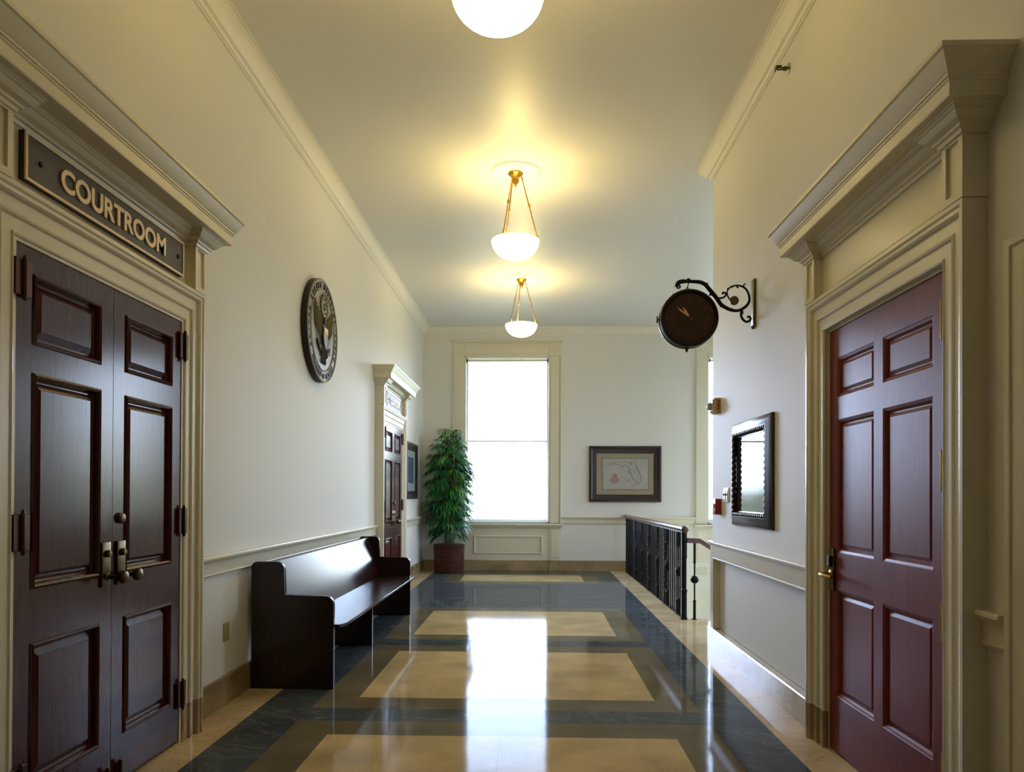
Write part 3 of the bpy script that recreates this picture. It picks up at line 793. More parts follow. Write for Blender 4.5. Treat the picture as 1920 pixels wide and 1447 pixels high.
bm = bm_new(); lathe(bm, [(PR - .01, 0), (PR - .03, .01), (0, .015)], (PX, PY, PH - .07), n=32); obj('soil', bm, M['soil'], plant, smooth=True)
bmS = bm_new(); bmL = bm_new(); rnd = random.Random(3)
def leaflet(p, d, L, wd, mi):
    d = d.normalized(); sidev = d.cross(Vector((0, 0, 1)))
    if sidev.length < .1: sidev = Vector((1, 0, 0))
    sidev = (sidev.normalized() + Vector((0, 0, rnd.uniform(-.5, .5)))).normalized()
    pts = []; cur = Vector(p); dd = d.copy(); seg = 4
    for k in range(seg + 1):
        wk = wd * (0.25, 1, .95, .6, 0.04)[k]
        q = Vector((min(max(cur.x, XL + .025), 9), min(cur.y, YF - .03), cur.z))
        pts.append((bmL.verts.new(q - sidev * wk), bmL.verts.new(q + sidev * wk)))
        dd = (dd + Vector((0, 0, -.26))).normalized(); cur = cur + dd * L / seg
    for (a, b), (c, e) in zip(pts, pts[1:]): bmL.faces.new([a, b, e, c]).material_index = mi
for k in range(13):
    t = 2 * PI * k / 13 + rnd.uniform(-.2, .2); rb = rnd.uniform(.02, .09)
    b = Vector((PX + rb * math.cos(t), PY + rb * math.sin(t), PH - .06))
    top = Vector((PX + rnd.uniform(-.22, .22), PY + rnd.uniform(-.18, .16), rnd.uniform(1.9, 2.5) if k else 2.52))
    pts = [b.lerp(top, i / 8) + Vector((.02 * math.sin(i + k), .02 * math.cos(i * 1.3 + k), 0)) * (i > 0) for i in range(9)]
    tube(bmS, pts, [.011 * (1 - .06 * i) for i in range(9)], 6)
def env(z):   # crown radius by height
    if z > 2.3: return .30 * max(.25, (2.66 - z) / .36)
    if z > 1.9: return .36 + .08 * (2.3 - z) / .4
    if z < .9: return .40
    return .45
for k in range(300):
    z = rnd.uniform(.68, 2.56); t = rnd.uniform(0, 2 * PI); E = env(z)
    r0 = rnd.uniform(.05, .55) * E
    p = Vector((PX + r0 * math.cos(t), PY + r0 * math.sin(t) * .8, z))
    dirv = Vector((math.cos(t), math.sin(t) * .8, rnd.uniform(-.1, .55))).normalized()
    L = max(.08, E - r0 - rnd.uniform(.02, .12)); n = max(3, int(L / .036)); cur = p.copy(); dd = dirv.copy(); path = [cur.copy()]
    mi = rnd.choice((0, 0, 1, 1, 2))
    for i in range(n):
        dd = (dd + Vector((0, 0, -.10))).normalized(); cur = cur + dd * .036; cur.x = max(cur.x, XL + .03); cur.y = min(cur.y, YF - .04); path.append(cur.copy())
        for sd in (-1, 1):
            sv = dd.cross(Vector((0, 0, 1))).normalized() * sd
            leaflet(cur, dd * .8 + sv * rnd.uniform(.5, .9) + Vector((0, 0, rnd.uniform(-.25, .2))), rnd.uniform(.13, .20), rnd.uniform(.008, .0125), mi)
    leaflet(cur, dd, .18, .011, mi)
    tube(bmS, path, .0022, 4, False)
obj('stems', bmS, M['stem'], plant)
obj('foliage', bmL, [M['leaf'], M['leaf2'], M['leaf3']], plant)

# ------------------------------------------------------------------ framed pictures
def frame_profile(w, h): return [(0, 0), (0, h * .7), (w * .08, h * .95), (w * .3, h), (w * .5, h * .72), (w * .72, h * .66), (w * .9, h * .42), (w, h * .36), (w, 0)]
# map on the far wall (normal -y)
mx0, mx1, mz0, mz1 = 1.017, 2.327, 1.263, 2.282
pic = root('framed_map', (1.67, YF, mz0), 'dark framed antique map of Florida on the far wall', 'framed map')
bm = bm_new(); sweep(bm, [(-a, b) for a, b in frame_profile(.135, .05)], [(mx0, YF, mz0), (mx1, YF, mz0), (mx1, YF, mz1), (mx0, YF, mz1)], (0, -1, 0), side=1, closed=True)
obj('picture_frame', bm, M['frame_wood'], pic, smooth=True, angle=25)
bm = bm_new(); bx(bm, mx0 + .12, mx1 - .12, YF - .012, YF - .004, mz0 + .12, mz1 - .12); obj('mat_board', bm, M['mat_board'], pic)
U = (mx1 - mx0) / 1482.0     # drawing unit inside the frame (horizontal)
def mp(u, v, d=.0): return (mx0 + (u - 158) * U, YF - .0135 - d, mz1 - (v - 182) * U)
bm = bm_new(); a = mp(425, 1085); b = mp(1385, 430); bx(bm, a[0], b[0], YF - .0135, YF - .011, a[2], b[2])
sheet = obj('map_sheet', bm, M['paper'], pic)
bm = bm_new()
def ink(pts, r=.0028): tube(bm, [mp(u, v, .001) for u, v in pts], r, 4)
ink([(500, 550), (620, 555), (640, 520), (660, 560), (690, 510), (720, 555), (760, 550), (800, 590), (850, 605), (880, 575), (940, 585), (980, 640), (1010, 660), (1000, 720), (1030, 790), (1080, 870), (1130, 910), (1160, 940), (1200, 930), (1235, 880), (1235, 830), (1190, 730), (1140, 630), (1110, 540), (1090, 495)], .004)
ink([(700, 500), (820, 505), (960, 520), (1050, 500), (1090, 495)], .0028)
ink([(965, 690), (985, 740), (1010, 730), (1040, 760)]); ink([(1060, 990), (1120, 985), (1190, 960), (1215, 945)], .003)
ink([(1110, 560), (1150, 640), (1200, 740), (1232, 830)], .005)
obj('coastline', bm, M['ink'], sheet)
for dz, (nm, cu_, cv, ru, rv) in enumerate( (('cartouche', 683, 890, 95, 62), ('map_crest', 690, 800, 52, 50), ('map_tint', 1010, 545, 34, 26), ('compass_rose', 950, 895, 20, 20), ('lake_mark', 1160, 800, 14, 14))):
    bm = bm_new(); prism(bm, [mp(cu_ + ru * math.cos(t), cv + rv * math.sin(t), .0003 + .0006 * dz) for t in (2 * PI * i / 24 for i in range(24))], (0, -.0008, 0)); obj(nm, bm, M['ink_red'], sheet)

bm = bm_new()
sweep(bm, [(0, 0), (0, .001), (.010, .001), (.010, 0)], [mp(425, 1085), mp(1385, 1085), mp(1385, 430), mp(425, 430)], (0, -1, 0), side=-1, closed=True)
obj('map_border', bm, M['ink_edge'], sheet)

# glazed picture on the right wall (normal -x), carved beaded frame
gy0, gy1, gz0, gz1 = 4.955 + DR, 5.94 + DR, 1.145, 1.96
gp = root('framed_picture', (XR, (gy0 + gy1) / 2, gz0), 'glazed picture in a carved dark frame on the right wall, reflecting the window', 'framed picture')
fw = .115
bm = bm_new(); sweep(bm, [(-a, b) for a, b in [(0, 0), (0, .020), (.008, .026), (.04, .034), (.064, .044), (.078, .046), (.086, .034), (.09, .022), (fw, .016), (fw, 0)]],
      [(XR, gy1, gz0), (XR, gy0, gz0), (XR, gy0, gz1), (XR, gy1, gz1)], (-1, 0, 0), side=1, closed=True)
obj('picture_frame', bm, M['frame_wood'], gp, smooth=True, angle=25)
bm = bm_new()
def bead_line(p, q):
    p, q = Vector(p), Vector(q); n = int((q - p).length / .044)
    for i in range(n): ball(bm, p.lerp(q, (i + .5) / n), .019, 6, (q - p).normalized(), 1.15)
xi = XR - .030; i_ = .09
bead_line((xi, gy0 + i_, gz0 + i_), (xi, gy1 - i_, gz0 + i_)); bead_line((xi, gy0 + i_, gz1 - i_), (xi, gy1 - i_, gz1 - i_))
bead_line((xi, gy0 + i_, gz0 + i_), (xi, gy0 + i_, gz1 - i_)); bead_line((xi, gy1 - i_, gz0 + i_), (xi, gy1 - i_, gz1 - i_))
obj('beading', bm, M['frame_wood'], gp, smooth=True)
bm = bm_new(); bx(bm, XR - .008, XR - .003, gy0 + .1, gy1 - .1, gz0 + .1, gz1 - .1); obj('picture_glass', bm, M['dark_print'], gp)

# picture on the left wall beyond the far door
py0, py1, pz0, pz1 = 11.30 + DL, 12.40 + DL, 1.31, 2.235
lp = root('framed_picture', (XL, (py0 + py1) / 2, pz0), 'dark framed blue-grey print on the left wall between the far door and the plant', 'framed picture')
bm = bm_new(); sweep(bm, [(-a, b) for a, b in frame_profile(.13, .05)], [(XL, py0, pz0), (XL, py1, pz0), (XL, py1, pz1), (XL, py0, pz1)], (1, 0, 0), side=1, closed=True)
obj('picture_frame', bm, M['frame_wood'], lp, smooth=True, angle=25)
bm = bm_new(); bx(bm, XL + .004, XL + .012, py0 + .12, py1 - .12, pz0 + .12, pz1 - .12); obj('mat_board', bm, M['pale_mat'], lp)
bm = bm_new(); bx(bm, XL + .010, XL + .014, py0 + .30, py1 - .30, pz0 + .26, pz1 - .24); obj('print', bm, M['blue_print'], lp)

# ------------------------------------------------------------------ pendant lamps
ZR = EYE + 2.40
lamp = root('pendant_lamp', (-0.18, 3.43, ZC), 'white glass bowl pendant nearest the viewer, cut by the top edge', 'pendant lamp', 'bowl pendants along the corridor ceiling')
LX, LY = -0.18, 3.43
bm = bm_new(); lathe(bm, [(.24, 0), (.24, -.006), (.225, -.014), (.20, -.010), (.19, -.006), (.05, -.006)], (LX, LY, ZC), n=48); obj('ceiling_medallion', bm, M['ceil'], lamp, smooth=True)
bm = bm_new(); lathe(bm, [(.068, -.004), (.072, -.016), (.060, -.026), (.050, -.034), (.036, -.050), (.034, -.085), (.022, -.105), (.010, -.118), (.012, -.130), (.005, -.140), (0, -.142)], (LX, LY, ZC), n=28)
obj('canopy', bm, M['brass'], lamp, smooth=True)
bm = bm_new()
RB, HB = .222, .158
prof = [(RB * math.sin(t), -HB * math.cos(t)) for t in (PI / 2 * i / 14 for i in range(15))]
prof += [(RB + .006, .004), (RB + .006, .014), (RB - .006, .014), (RB - .008, 0)]
prof += [((RB - .01) * math.sin(t), -(HB - .01) * math.cos(t)) for t in (PI / 2 * (14 - i) / 14 for i in range(1, 15))]
lathe(bm, prof, (LX, LY, ZR), n=48); bmesh.ops.remove_doubles(bm, verts=bm.verts[:], dist=.0002)
obj('bowl_shade', bm, M['bowl'], lamp, smooth=True, angle=60)
for k in range(3):
    t = math.radians(120 * k); u = Vector((math.cos(t), math.sin(t), 0))
    a = Vector((LX, LY, ZC - .03)) + u * .055; b = Vector((LX, LY, ZR + .015)) + u * (RB - .006)
    bm = bm_new(); tube(bm, [a, b], .006, 8)
    for f in (.03, .06, .44, .46, .48, .93, .95, .975): ball(bm, a.lerp(b, f), .010 if f != .46 else .013, 6, (b - a).normalized(), 1.2)
    obj('rod', bm, M['brass'], lamp, smooth=True)
LAMPS = [3.43, 6.83, 10.2]
names = ['', 'middle white glass bowl pendant on brass rods', 'farthest white glass bowl pendant, in front of the window wall', 'white glass bowl pendant behind the viewpoint']
for i, y in enumerate(LAMPS):
    if i:
        r = lamp.copy(); C.objects.link(r); r.location = (LX, y, ZC); r.rotation_euler.z = -.21 if i == 2 else 0; r['label'] = names[i]
        for ch in list(lamp.children):
            c = ch.copy(); C.objects.link(c); c.parent = r; c.matrix_parent_inverse = ch.matrix_parent_inverse.copy()
LAMP_W = 25
for i, y in enumerate(LAMPS):
    ld = bpy.data.lights.new('bulb', 'POINT'); ld.energy = LAMP_W; ld.color = (1.0, 0.76, 0.26); ld.shadow_soft_size = .06
    lo = bpy.data.objects.new('bulb', ld); C.objects.link(lo); lo.location = (LX, y, ZR + .03)

# ------------------------------------------------------------------ clock and bracket (plane y = YK)
YK = 5.41 + DR
def K(u, v, d=0): return (.8015 + u * .000526, YK + d, 3.1352 - v * .000526)
br = root('clock_bracket', (XR, YK, 2.83), 'scrolled black iron wall bracket holding the hanging clock', 'bracket')
def smooth_path(pts, n=5):
    out = []
    for i in range(len(pts) - 1):
        p0, p1, p2, p3 = pts[max(i - 1, 0)], pts[i], pts[i + 1], pts[min(i + 2, len(pts) - 1)]
        for k in range(n):
            t = k / n
            out.append(tuple(.5 * (2 * p1[j] + (p2[j] - p0[j]) * t + (2 * p0[j] - 5 * p1[j] + 4 * p2[j] - p3[j]) * t * t + (-p0[j] + 3 * p1[j] - 3 * p2[j] + p3[j]) * t ** 3) for j in range(2)))
    out.append(pts[-1]); return out
def scroll(bm, pts, r0, r1, rm=None):
    q = smooth_path(pts); n = len(q)
    rs = [(r0 + (r1 - r0) * i / (n - 1)) if rm is None else (r0 + (rm - r0) * math.sin(PI * i / (n - 1)) + (r1 - r0) * i / (n - 1)) for i in range(n)]
    tube(bm, [K(*p) for p in q], rs, 8)
bm = bm_new()
scroll(bm, [(575, 335), (550, 318), (528, 335), (535, 358), (565, 352), (575, 335)], .007, .006)
scroll(bm, [(515, 330), (540, 285), (600, 262), (680, 262)], .009, .012, .016)
scroll(bm, [(690, 262), (780, 265), (860, 275), (930, 310), (985, 375), (1040, 440), (1095, 510), (1150, 590), (1220, 640), (1300, 675), (1380, 685), (1450, 665)], .013, .010, .018)
scroll(bm, [(1450, 665), (1520, 610), (1555, 540), (1545, 450), (1500, 370), (1430, 330), (1360, 325), (1290, 345), (1245, 395), (1240, 450), (1265, 505), (1300, 530)], .012, .006, .010)
scroll(bm, [(1085, 500), (1140, 505), (1195, 490), (1222, 455), (1205, 425), (1175, 430), (1185, 450)], .008, .008)
scroll(bm, [(1450, 665), (1438, 720), (1450, 790), (1500, 840), (1550, 835), (1575, 800), (1550, 770), (1525, 785)], .010, .009)
scroll(bm, [(930, 310), (955, 300), (958, 280)], .008, .005); scroll(bm, [(1025, 430), (1010, 455), (985, 450)], .008, .009)
scroll(bm, [(1475, 350), (1478, 315), (1505, 295)], .007, .004); scroll(bm, [(1250, 380), (1240, 358)], .007, .003)
scroll(bm, [(1175, 610), (1150, 622), (1142, 640)], .007, .003); scroll(bm, [(1230, 640), (1220, 622)], .007, .003); scroll(bm, [(1315, 670), (1303, 645)], .007, .003)
scroll(bm, [(1310, 345), (1318, 362)], .007, .003); scroll(bm, [(1375, 335), (1390, 355), (1408, 350)], .007, .003); scroll(bm, [(1455, 690), (1468, 735)], .008, .003)
scroll(bm, [(520, 330), (490, 330)], .007, .003)
ball(bm, K(690, 250), .018, 8)
obj('scroll_arm', bm, M['iron'], br, smooth=True, angle=60)
bm = bm_new(); bx(bm, XR - .018, XR, YK - .035, YK + .035, 2.655, 3.01, .006, 2); ball(bm, (XR - .012, YK, 2.65), .016, 6); obj('wall_plate', bm, M['old_brass'], br, smooth=True)
bm = bm_new(); lathe(bm, [(.034, -.008), (.034, .004), (.028, .009), (0, .009)], K(1340, 540), (0, -1, 0), 28); obj('rosette', bm, M['old_brass'], br, smooth=True)
bm = bm_new(); tube(bm, [K(*p) for p in smooth_path([(690, 270), (684, 320), (668, 355), (672, 372)])], .004, 6); obj('hook', bm, M['iron'], br)

CXk, CZk = K(682, 812)[0], K(682, 812)[2]; RK = .212
ck = root('wall_clock', (CXk, YK, CZk), 'round brown hanging clock showing eight minutes to eleven', 'clock')
bm = bm_new(); lathe(bm, [(RK * .9, -.06), (RK, -.055), (RK + .004, -.03), (RK - .002, -.02), (RK - .002, .02), (RK + .004, .03), (RK, .055), (RK * .9, .06)], (CXk, YK, CZk), (0, 1, 0), 72); obj('clock_case', bm, M['case'], ck, smooth=True)
yd = YK - .06
bm = bm_new(); lathe(bm, [(RK, 0), (RK + .002, .008), (RK - .008, .018), (RK - .022, .014), (RK - .03, .002), (RK - .03, 0)], (CXk, yd, CZk), (0, -1, 0), 72); obj('bezel', bm, M['case'], ck, smooth=True)
bm = bm_new(); lathe(bm, [(RK - .025, 0), (RK - .025, .002), (0, .002)], (CXk, yd, CZk), (0, -1, 0), 72); obj('dial', bm, M['dial'], ck)
for h, s in enumerate(['XII', 'I', 'II', 'III', 'IV', 'V', 'VI', 'VII', 'VIII', 'IX', 'X', 'XI']):
    t = math.radians(30 * h); rr = .135
    def pl(a, b, d): ca, sa = math.cos(t), math.sin(t); return (CXk + (rr + b) * sa + a * ca, yd - .002 - d, CZk + (rr + b) * ca - a * sa)
    bm = bm_new(); text_bm(bm, s, .012 * len(s) + .006, .042, pl, .0012); obj('numeral', bm, M['numeral'], ck)
def clock_hand(name, ang, L, w):
    t = math.radians(ang); d = Vector((math.sin(t), 0, math.cos(t))); nrm = Vector((math.cos(t), 0, -math.sin(t))); c = Vector((CXk, yd - .006, CZk))
    bm = bm_new(); prism(bm, [c - d * .02 - nrm * w * .4, c + d * L * .62 - nrm * w, c + d * L, c + d * L * .62 + nrm * w, c - d * .02 + nrm * w * .4], (0, -.002, 0)); obj(name, bm, M['hand'], ck)
clock_hand('minute_hand', -51, .128, .006); clock_hand('hour_hand', -34, .098, .0075)
bm = bm_new(); lathe(bm, [(.012, 0), (.012, .01), (0, .012)], (CXk, yd - .003, CZk), (0, -1, 0), 16); obj('hand_boss', bm, M['numeral'], ck)
bm = bm_new(); lathe(bm, [(.02, .004), (.02, -.006), (.010, -.012), (.012, -.022), (.004, -.032), (0, -.036)], (CXk - .008, YK, CZk - RK - .002), n=16); obj('finial', bm, M['old_brass'], ck, smooth=True)
bm = bm_new(); bx(bm, CXk - .018, CXk + .018, YK - .02, YK + .02, CZk + RK - .004, CZk + RK + .008, .003, 1)
q = [(CXk + .011 * math.cos(t) - .004, YK, CZk + RK + .018 + .013 * math.sin(t)) for t in (2 * PI * i / 14 for i in range(15))]; tube(bm, q, .003, 6, False)
obj('hanging_loop', bm, M['old_brass'], ck, smooth=True)
for sd in (-1, 1):
    bm = bm_new(); tube(bm, [(CXk + sd * (RK - .01), YK, CZk), (CXk + sd * (RK + .018), YK, CZk)], .007, 8)
    if sd < 0: tube(bm, [(CXk - RK - .018, YK, CZk - .026), (CXk - RK - .018, YK, CZk + .026)], .005, 8)
    obj('case_lug', bm, M['iron'], ck)
for a in (-30, 30):
    t = math.radians(a); bm = bm_new(); tube(bm, [(CXk + math.sin(t) * (RK - .01), YK, CZk + math.cos(t) * (RK - .01)), (CXk + math.sin(t) * (RK + .014), YK, CZk + math.cos(t) * (RK + .014))], .005, 6)
    obj('case_lug', bm, M['iron'], ck)

# ------------------------------------------------------------------ balustrade and stair handrail
ba = root('balustrade', (XRAIL, (YRAIL + YF) / 2, 0), 'black iron balustrade with wooden rail guarding the stairwell', 'balustrade')
bm = bm_new()
rp = [(-.032, -.012), (-.032, .006), (-.024, .02), (0, .027), (.024, .02), (.032, .006), (.032, -.012), (.018, -.03), (-.018, -.03)]
sweep(bm, rp, [(XRAIL, YRAIL - .03, 1.01), (XRAIL, YF - .005, 1.01)], (0, 0, 1)); ball(bm, (XRAIL, YRAIL - .02, 1.005), .042, 8, (0, 1, 0), .7)
obj('top_rail', bm, M['rail_wood'], ba, smooth=True, angle=40)
bm = bm_new(); bx(bm, XRAIL - .02, XRAIL + .02, YRAIL, YF - .01, .965, .98); obj('rail_bar', bm, M['iron'], ba)
bm = bm_new()
lathe(bm, [(.036, 0), (.036, .02), (.03, .03), (.03, .30), (.034, .31), (.034, .33), (.026, .34), (.026, .68), (.032, .69), (.032, .71), (.03, .72), (.03, .96), (.034, .975)], (XRAIL, YRAIL + .01, 0), n=16)
obj('newel_post', bm, M['iron'], ba, smooth=True)
nb = 44; step = (YF - .06 - YRAIL - .12) / (nb - 1)
for i in range(nb):
    y = YRAIL + .12 + step * i; bm = bm_new()
    if i % 6 == 2:
        lathe(bm, [(.026, 0), (.026, .012), (.018, .02), (.018, .17), (.022, .176), (.011, .19), (.011, .44), (.026, .47), (.03, .50), (.026, .53), (.011, .56), (.011, .78), (.022, .795), (.018, .80), (.018, .97)], (XRAIL, y, 0), n=10)
    elif i % 12 == 9:
        lathe(bm, [(.026, 0), (.026, .012), (.02, .02), (.02, .97)], (XRAIL, y, 0), n=8)
        for z in [k * .06 + .12 for k in range(14)]: ball(bm, (XRAIL, y + .02 * (-1) ** int(z * 17), z), .022, 5)
    else:
        lathe(bm, [(.02, 0), (.02, .008), (.0095, .012), (.0095, .97)], (XRAIL, y, 0), n=8)
    obj('baluster', bm, M['iron'], ba, smooth=True)

hr = root('stair_handrail', (XRAIL, YRAIL, 0), 'dark wooden handrail stepping down from the balustrade end post', 'handrail')
bm = bm_new()
hp = [(XRAIL + .03, YRAIL + .01, .885), (XRAIL + .17, YRAIL + .01, .88), (XRAIL + .32, YRAIL + .01, .785), (XRAIL + 2.4, YRAIL + .01, -.50)]
sweep(bm, [(-.028, -.03), (-.028, .012), (-.016, .024), (.016, .024), (.028, .012), (.028, -.03)], hp, (0, 0, 1)); obj('handrail', bm, M['rail_wood'], hr, smooth=True, angle=40)
bm = bm_new(); bxp = XRAIL + .115
lathe(bm, [(.03, 0), (.03, .008), (.016, .014), (.015, .19), (.018, .20), (.018, .21), (.009, .22), (.009, .62), (.016, .63), (.014, .65), (.014, .86)], (bxp, YRAIL + .01, 0), n=12)
ball(bm, (bxp, YRAIL + .01, .445), .046, 10); obj('baluster', bm, M['iron'], hr, smooth=True)
for k in range(1, 9):
    bm = bm_new(); xk = 1.95 + .29 * k - .12; zt = .785 - (xk - XRAIL - .32) * .618
    tube(bm, [(xk, YRAIL + .005, -.17 * k), (xk, YRAIL + .005, zt)], .009, 8); obj('baluster', bm, M['iron'], hr, smooth=True)

# ------------------------------------------------------------------ small wall fittings
def wall_box(name, label, cat, xf, dx, y0, y1, z0, z1, mat, bev=.003):
    r = root(name, (xf, (y0 + y1) / 2, z0), label, cat); bm = bm_new(); bx(bm, xf - .004 * (1 if dx > 0 else -1), xf + dx, y0, y1, z0, z1, bev, 2); return r, bm
r, bm = wall_box('wall_outlet', 'tan electrical outlet low on the left wall beside the bench', 'outlet', XL, .008, 4.73 + DL, 4.81 + DL, .41, .53, 'tan_plate'); obj('cover_plate', bm, M['tan_plate'], r, smooth=True)
for z in (.44, .50):
    bm = bm_new(); bx(bm, XL + .006, XL + .011, 4.753 + DL, 4.787 + DL, z - .016, z + .016, .003, 1); obj('socket', bm, M['tan_plate'], r)
r, bm = wall_box('light_switch', 'white light switch on the right wall beside the glazed picture', 'light switch', XR, -.009, 6.10 + DR, 6.26 + DR, 1.325, 1.45, 'white_plastic'); obj('cover_plate', bm, M['white_plastic'], r, smooth=True)
for y in (6.145 + DR, 6.215 + DR):
    bm = bm_new(); bx(bm, XR - .007, XR - .013, y - .018, y + .018, 1.35, 1.425, .002, 1); sw = obj('switch_paddle', bm, M['white_plastic'], r)
    bm = bm_new(); bx(bm, XR - .010, XR - .024, y - .006, y + .006, 1.383, 1.40, .002, 1); obj('toggle', bm, M['dark'], sw)
r, bm = wall_box('fire_alarm_pull', 'red fire alarm pull station near the right wall end', 'fire alarm', XR, -.052, 6.36 + DR, 6.47 + DR, 1.215, 1.355, 'red', .006); obj('alarm_housing', bm, M['red'], r, smooth=True)
bm = bm_new(); bx(bm, XR - .05, XR - .066, 6.385 + DR, 6.445 + DR, 1.27, 1.31, .004, 1); obj('pull_handle', bm, M['white_plastic'], r)
r = root('alarm_strobe', (XR, 6.45 + DR, 2.18), 'beige fire alarm strobe with clear lens high on the right wall end', 'alarm strobe')
bm = bm_new()
ol = [(0, 2.115), (.05, 2.115), (.075, 2.14), (.075, 2.225), (.05, 2.252), (0, 2.252)]
prism(bm, [(XR + .003 - a, 6.39 + DR, b) for a, b in ol], (0, .13, 0)); obj('strobe_housing', bm, M['beige'], r)
bm = bm_new()
text_bm(bm, 'FIRE', .09, .022, lambda a, b, d: (XR - .022 + b, 6.39 + DR - d, 2.185 - a), .002); obj('lettering', bm, M['red'], r)
bm = bm_new(); lathe(bm, [(.034, 0), (.034, .012), (.026, .028), (.012, .034), (0, .035)], (XR - .072, 6.455 + DR, 2.18), (-1, 0, 0), 20); obj('strobe_lens', bm, M['lens'], r, smooth=True)
bm = bm_new(); bx(bm, XR - .075, XR - .098, 6.448 + DR, 6.462 + DR, 2.155, 2.205, .003, 1); obj('strobe_tube', bm, M['chrome'], r)
r = root('sprinkler_head', (XR, 4.69 + DR, 4.175), 'small chrome sprinkler head on the right wall under the crown', 'sprinkler')
bm = bm_new(); lathe(bm, [(.036, -.003), (.034, .008), (.02, .014), (.016, .016)], (XR, 4.69 + DR, 4.175), (-1, 0, 0), 24); obj('escutcheon', bm, M['chrome'], r, smooth=True)
bm = bm_new(); lathe(bm, [(.014, .01), (.014, .035), (.010, .04), (.010, .05)], (XR, 4.69 + DR, 4.175), (-1, 0, 0), 16)
for sd in (-1, 1): tube(bm, [(XR - .045, 4.69 + DR + sd * .010, 4.175), (XR - .065, 4.69 + DR + sd * .014, 4.175), (XR - .085, 4.69 + DR, 4.175)], .004, 6)
bx(bm, XR - .084, XR - .088, 4.672 + DR, 4.708 + DR, 4.16, 4.185); bx(bm, XR - .05, XR - .088, 4.672 + DR, 4.708 + DR, 4.185, 4.188); obj('sprinkler_body', bm, M['old_brass'], r, smooth=True)
for z0, z1, nm in ((1.42, 1.60, 'upper thin grey plate on the wall edge left of the red door'), (1.20, 1.315, 'lower thin grey plate on the wall edge left of the red door')):
    r, bm = wall_box('door_plate', nm, 'wall plate', XR, -.008, 4.172 + DR, 4.30 + DR, z0, z1, 'grey_plate'); obj('plate_face', bm, M['grey_plate'], r)
    bm = bm_new(); bx(bm, XR - .008, XR - .011, 4.19 + DR, 4.28 + DR, z0 + .03, z1 - .03); obj('plate_inset', bm, M['white_plastic'], r)
r = root('wall_vent', (3.05, YF, .01), 'small pale vent grille low on the far wall beyond the handrail', 'vent')
bm = bm_new(); sweep(bm, [(0, 0), (0, .012), (.02, .012), (.02, 0)], [(2.95, YF, -.06), (3.16, YF, -.06), (3.16, YF, .07), (2.95, YF, .07)], (0, -1, 0), side=-1, closed=True); obj('vent_frame', bm, M['trim'], r)
bm = bm_new()
for k in range(3): bx(bm, 2.985 + k * .055, 2.985 + k * .055 + .03, YF - .006, YF, -.045, .055)
obj('vent_louvre', bm, M['trim'], r)

# ------------------------------------------------------------------ daylight
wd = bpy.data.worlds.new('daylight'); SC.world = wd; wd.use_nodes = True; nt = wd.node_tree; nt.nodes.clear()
out = nt.nodes.new('ShaderNodeOutputWorld'); bg = nt.nodes.new('ShaderNodeBackground'); tc = nt.nodes.new('ShaderNodeTexCoord')
sep = nt.nodes.new('ShaderNodeSeparateXYZ'); nt.links.new(tc.outputs['Generated'], sep.inputs[0])
nz = nt.nodes.new('ShaderNodeTexNoise'); nz.inputs['Scale'].default_value = 26; nz.inputs['Detail'].default_value = 6; nt.links.new(tc.outputs['Generated'], nz.inputs['Vector'])
ad = nt.nodes.new('ShaderNodeMath'); ad.operation = 'MULTIPLY_ADD'; ad.inputs[1].default_value = -.12; nt.links.new(nz.outputs['Fac'], ad.inputs[0]); nt.links.new(sep.outputs['Z'], ad.inputs[2])
rp_ = nt.nodes.new('ShaderNodeValToRGB'); e = rp_.color_ramp.elements      # ground, pale hazy horizon, sky
mr = nt.nodes.new('ShaderNodeMapRange'); mr.inputs['From Min'].default_value = -.5; mr.inputs['From Max'].default_value = .5
nt.links.new(ad.outputs[0], mr.inputs['Value'])
e[0].position = 0.0; e[0].color = (.15, .18, .15, 1); e[1].position = 1.0; e[1].color = (.50, .73, 1.15, 1)
for p_, c_ in ((.44, (.17, .21, .17, 1)), (.475, (.5, .58, .56, 1)), (.52, (.74, .86, 1.02, 1)), (.7, (.62, .80, 1.10, 1))):
    q_ = e.new(p_); q_.color = c_
nt.links.new(mr.outputs[0], rp_.inputs[0]); nt.links.new(rp_.outputs[0], bg.inputs[0]); bg.inputs[1].default_value = 17.0
# added dimming of the sky to the right, to darken the left wall
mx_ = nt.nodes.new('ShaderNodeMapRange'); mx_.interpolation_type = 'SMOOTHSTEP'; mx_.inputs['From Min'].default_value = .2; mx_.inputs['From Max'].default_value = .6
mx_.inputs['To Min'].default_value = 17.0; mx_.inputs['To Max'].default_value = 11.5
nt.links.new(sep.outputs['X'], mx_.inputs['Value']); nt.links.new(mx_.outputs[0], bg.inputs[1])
# added bright patch low in the sky to the left, lighting the right wall
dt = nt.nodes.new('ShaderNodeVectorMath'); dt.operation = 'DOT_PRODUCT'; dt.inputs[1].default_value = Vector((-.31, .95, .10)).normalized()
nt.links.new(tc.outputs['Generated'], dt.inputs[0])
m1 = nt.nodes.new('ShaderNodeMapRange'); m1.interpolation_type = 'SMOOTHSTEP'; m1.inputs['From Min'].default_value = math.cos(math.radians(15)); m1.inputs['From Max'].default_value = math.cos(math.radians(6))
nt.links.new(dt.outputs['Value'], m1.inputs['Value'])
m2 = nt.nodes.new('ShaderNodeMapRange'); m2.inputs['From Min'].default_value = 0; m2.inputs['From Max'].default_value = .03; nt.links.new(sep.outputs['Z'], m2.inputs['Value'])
mm = nt.nodes.new('ShaderNodeMath'); mm.operation = 'MULTIPLY'; nt.links.new(m1.outputs[0], mm.inputs[0]); nt.links.new(m2.outputs[0], mm.inputs[1])
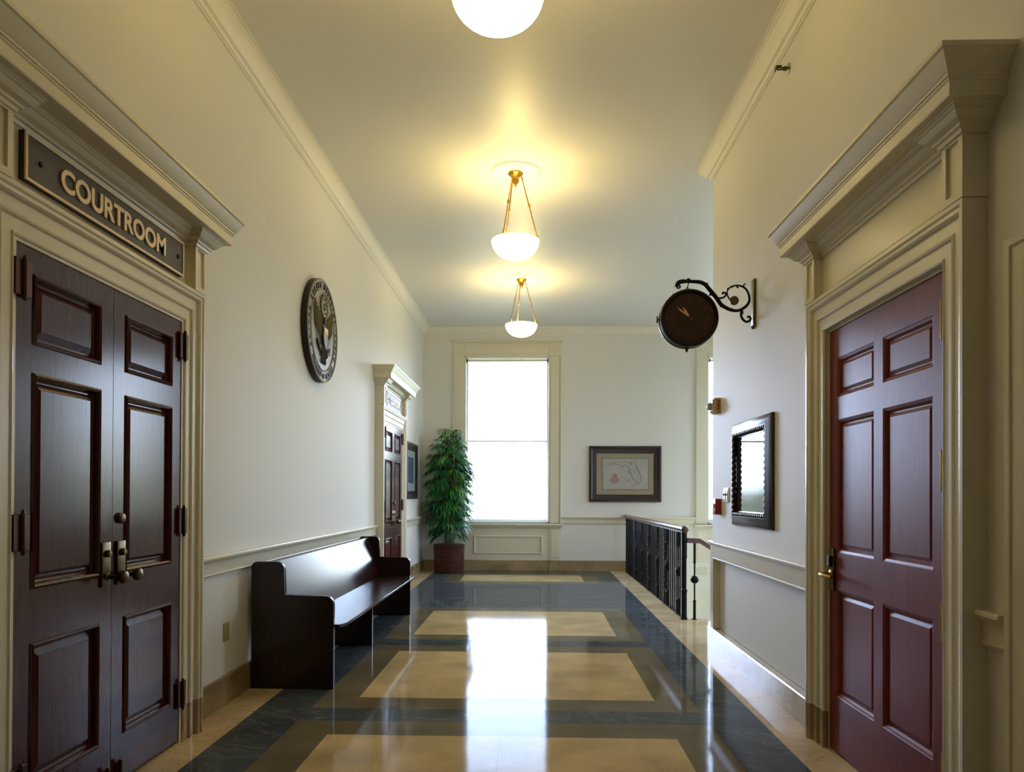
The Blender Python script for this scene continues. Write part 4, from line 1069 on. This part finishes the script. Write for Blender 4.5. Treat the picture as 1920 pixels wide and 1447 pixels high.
m3 = nt.nodes.new('ShaderNodeMath'); m3.operation = 'MULTIPLY'; m3.inputs[1].default_value = 36.0; nt.links.new(mm.outputs[0], m3.inputs[0])
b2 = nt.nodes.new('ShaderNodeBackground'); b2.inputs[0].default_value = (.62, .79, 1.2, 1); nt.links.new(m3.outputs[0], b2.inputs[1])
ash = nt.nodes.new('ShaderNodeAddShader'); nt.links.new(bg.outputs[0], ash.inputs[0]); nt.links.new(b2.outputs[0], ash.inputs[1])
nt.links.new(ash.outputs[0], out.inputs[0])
def portal(loc, rot, sx_, sy_):
    l = bpy.data.lights.new('window_portal', 'AREA'); l.shape = 'RECTANGLE'; l.size = sx_; l.size_y = sy_; l.cycles.is_portal = True
    o = bpy.data.objects.new('window_portal', l); C.objects.link(o); o.location = loc; o.rotation_euler = rot
zc, hh = (WZ0 + WZ1) / 2, WZ1 - WZ0
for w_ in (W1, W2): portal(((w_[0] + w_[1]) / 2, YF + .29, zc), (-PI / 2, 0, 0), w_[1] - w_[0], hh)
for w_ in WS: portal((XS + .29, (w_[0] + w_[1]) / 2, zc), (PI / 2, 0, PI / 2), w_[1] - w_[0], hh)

# ------------------------------------------------------------------ camera
F = 1350.0
cam = bpy.data.cameras.new('camera'); cam.sensor_fit = 'HORIZONTAL'; cam.sensor_width = 36.0; cam.lens = F * 36.0 / 1920
pitch, roll = 0.007, 0.004
cam.shift_y = (928 - F * pitch - 723.5) / 1920
co = bpy.data.objects.new('camera', cam); C.objects.link(co)
co.matrix_world = Matrix.Translation((0, 0, EYE)) @ Matrix.Rotation(math.atan(40 / F), 4, 'Z') @ Matrix.Rotation(PI / 2 + pitch, 4, 'X') @ Matrix.Rotation(roll, 4, 'Z')
cam.clip_start = 0.02
SC.camera = co
SC.view_settings.view_transform = 'Standard'; SC.view_settings.look = 'None'; SC.view_settings.exposure = 0.08; SC.view_settings.gamma = 1.0
SC.view_settings.use_curve_mapping = False
SC.cycles.max_bounces = 12; SC.cycles.diffuse_bounces = 8
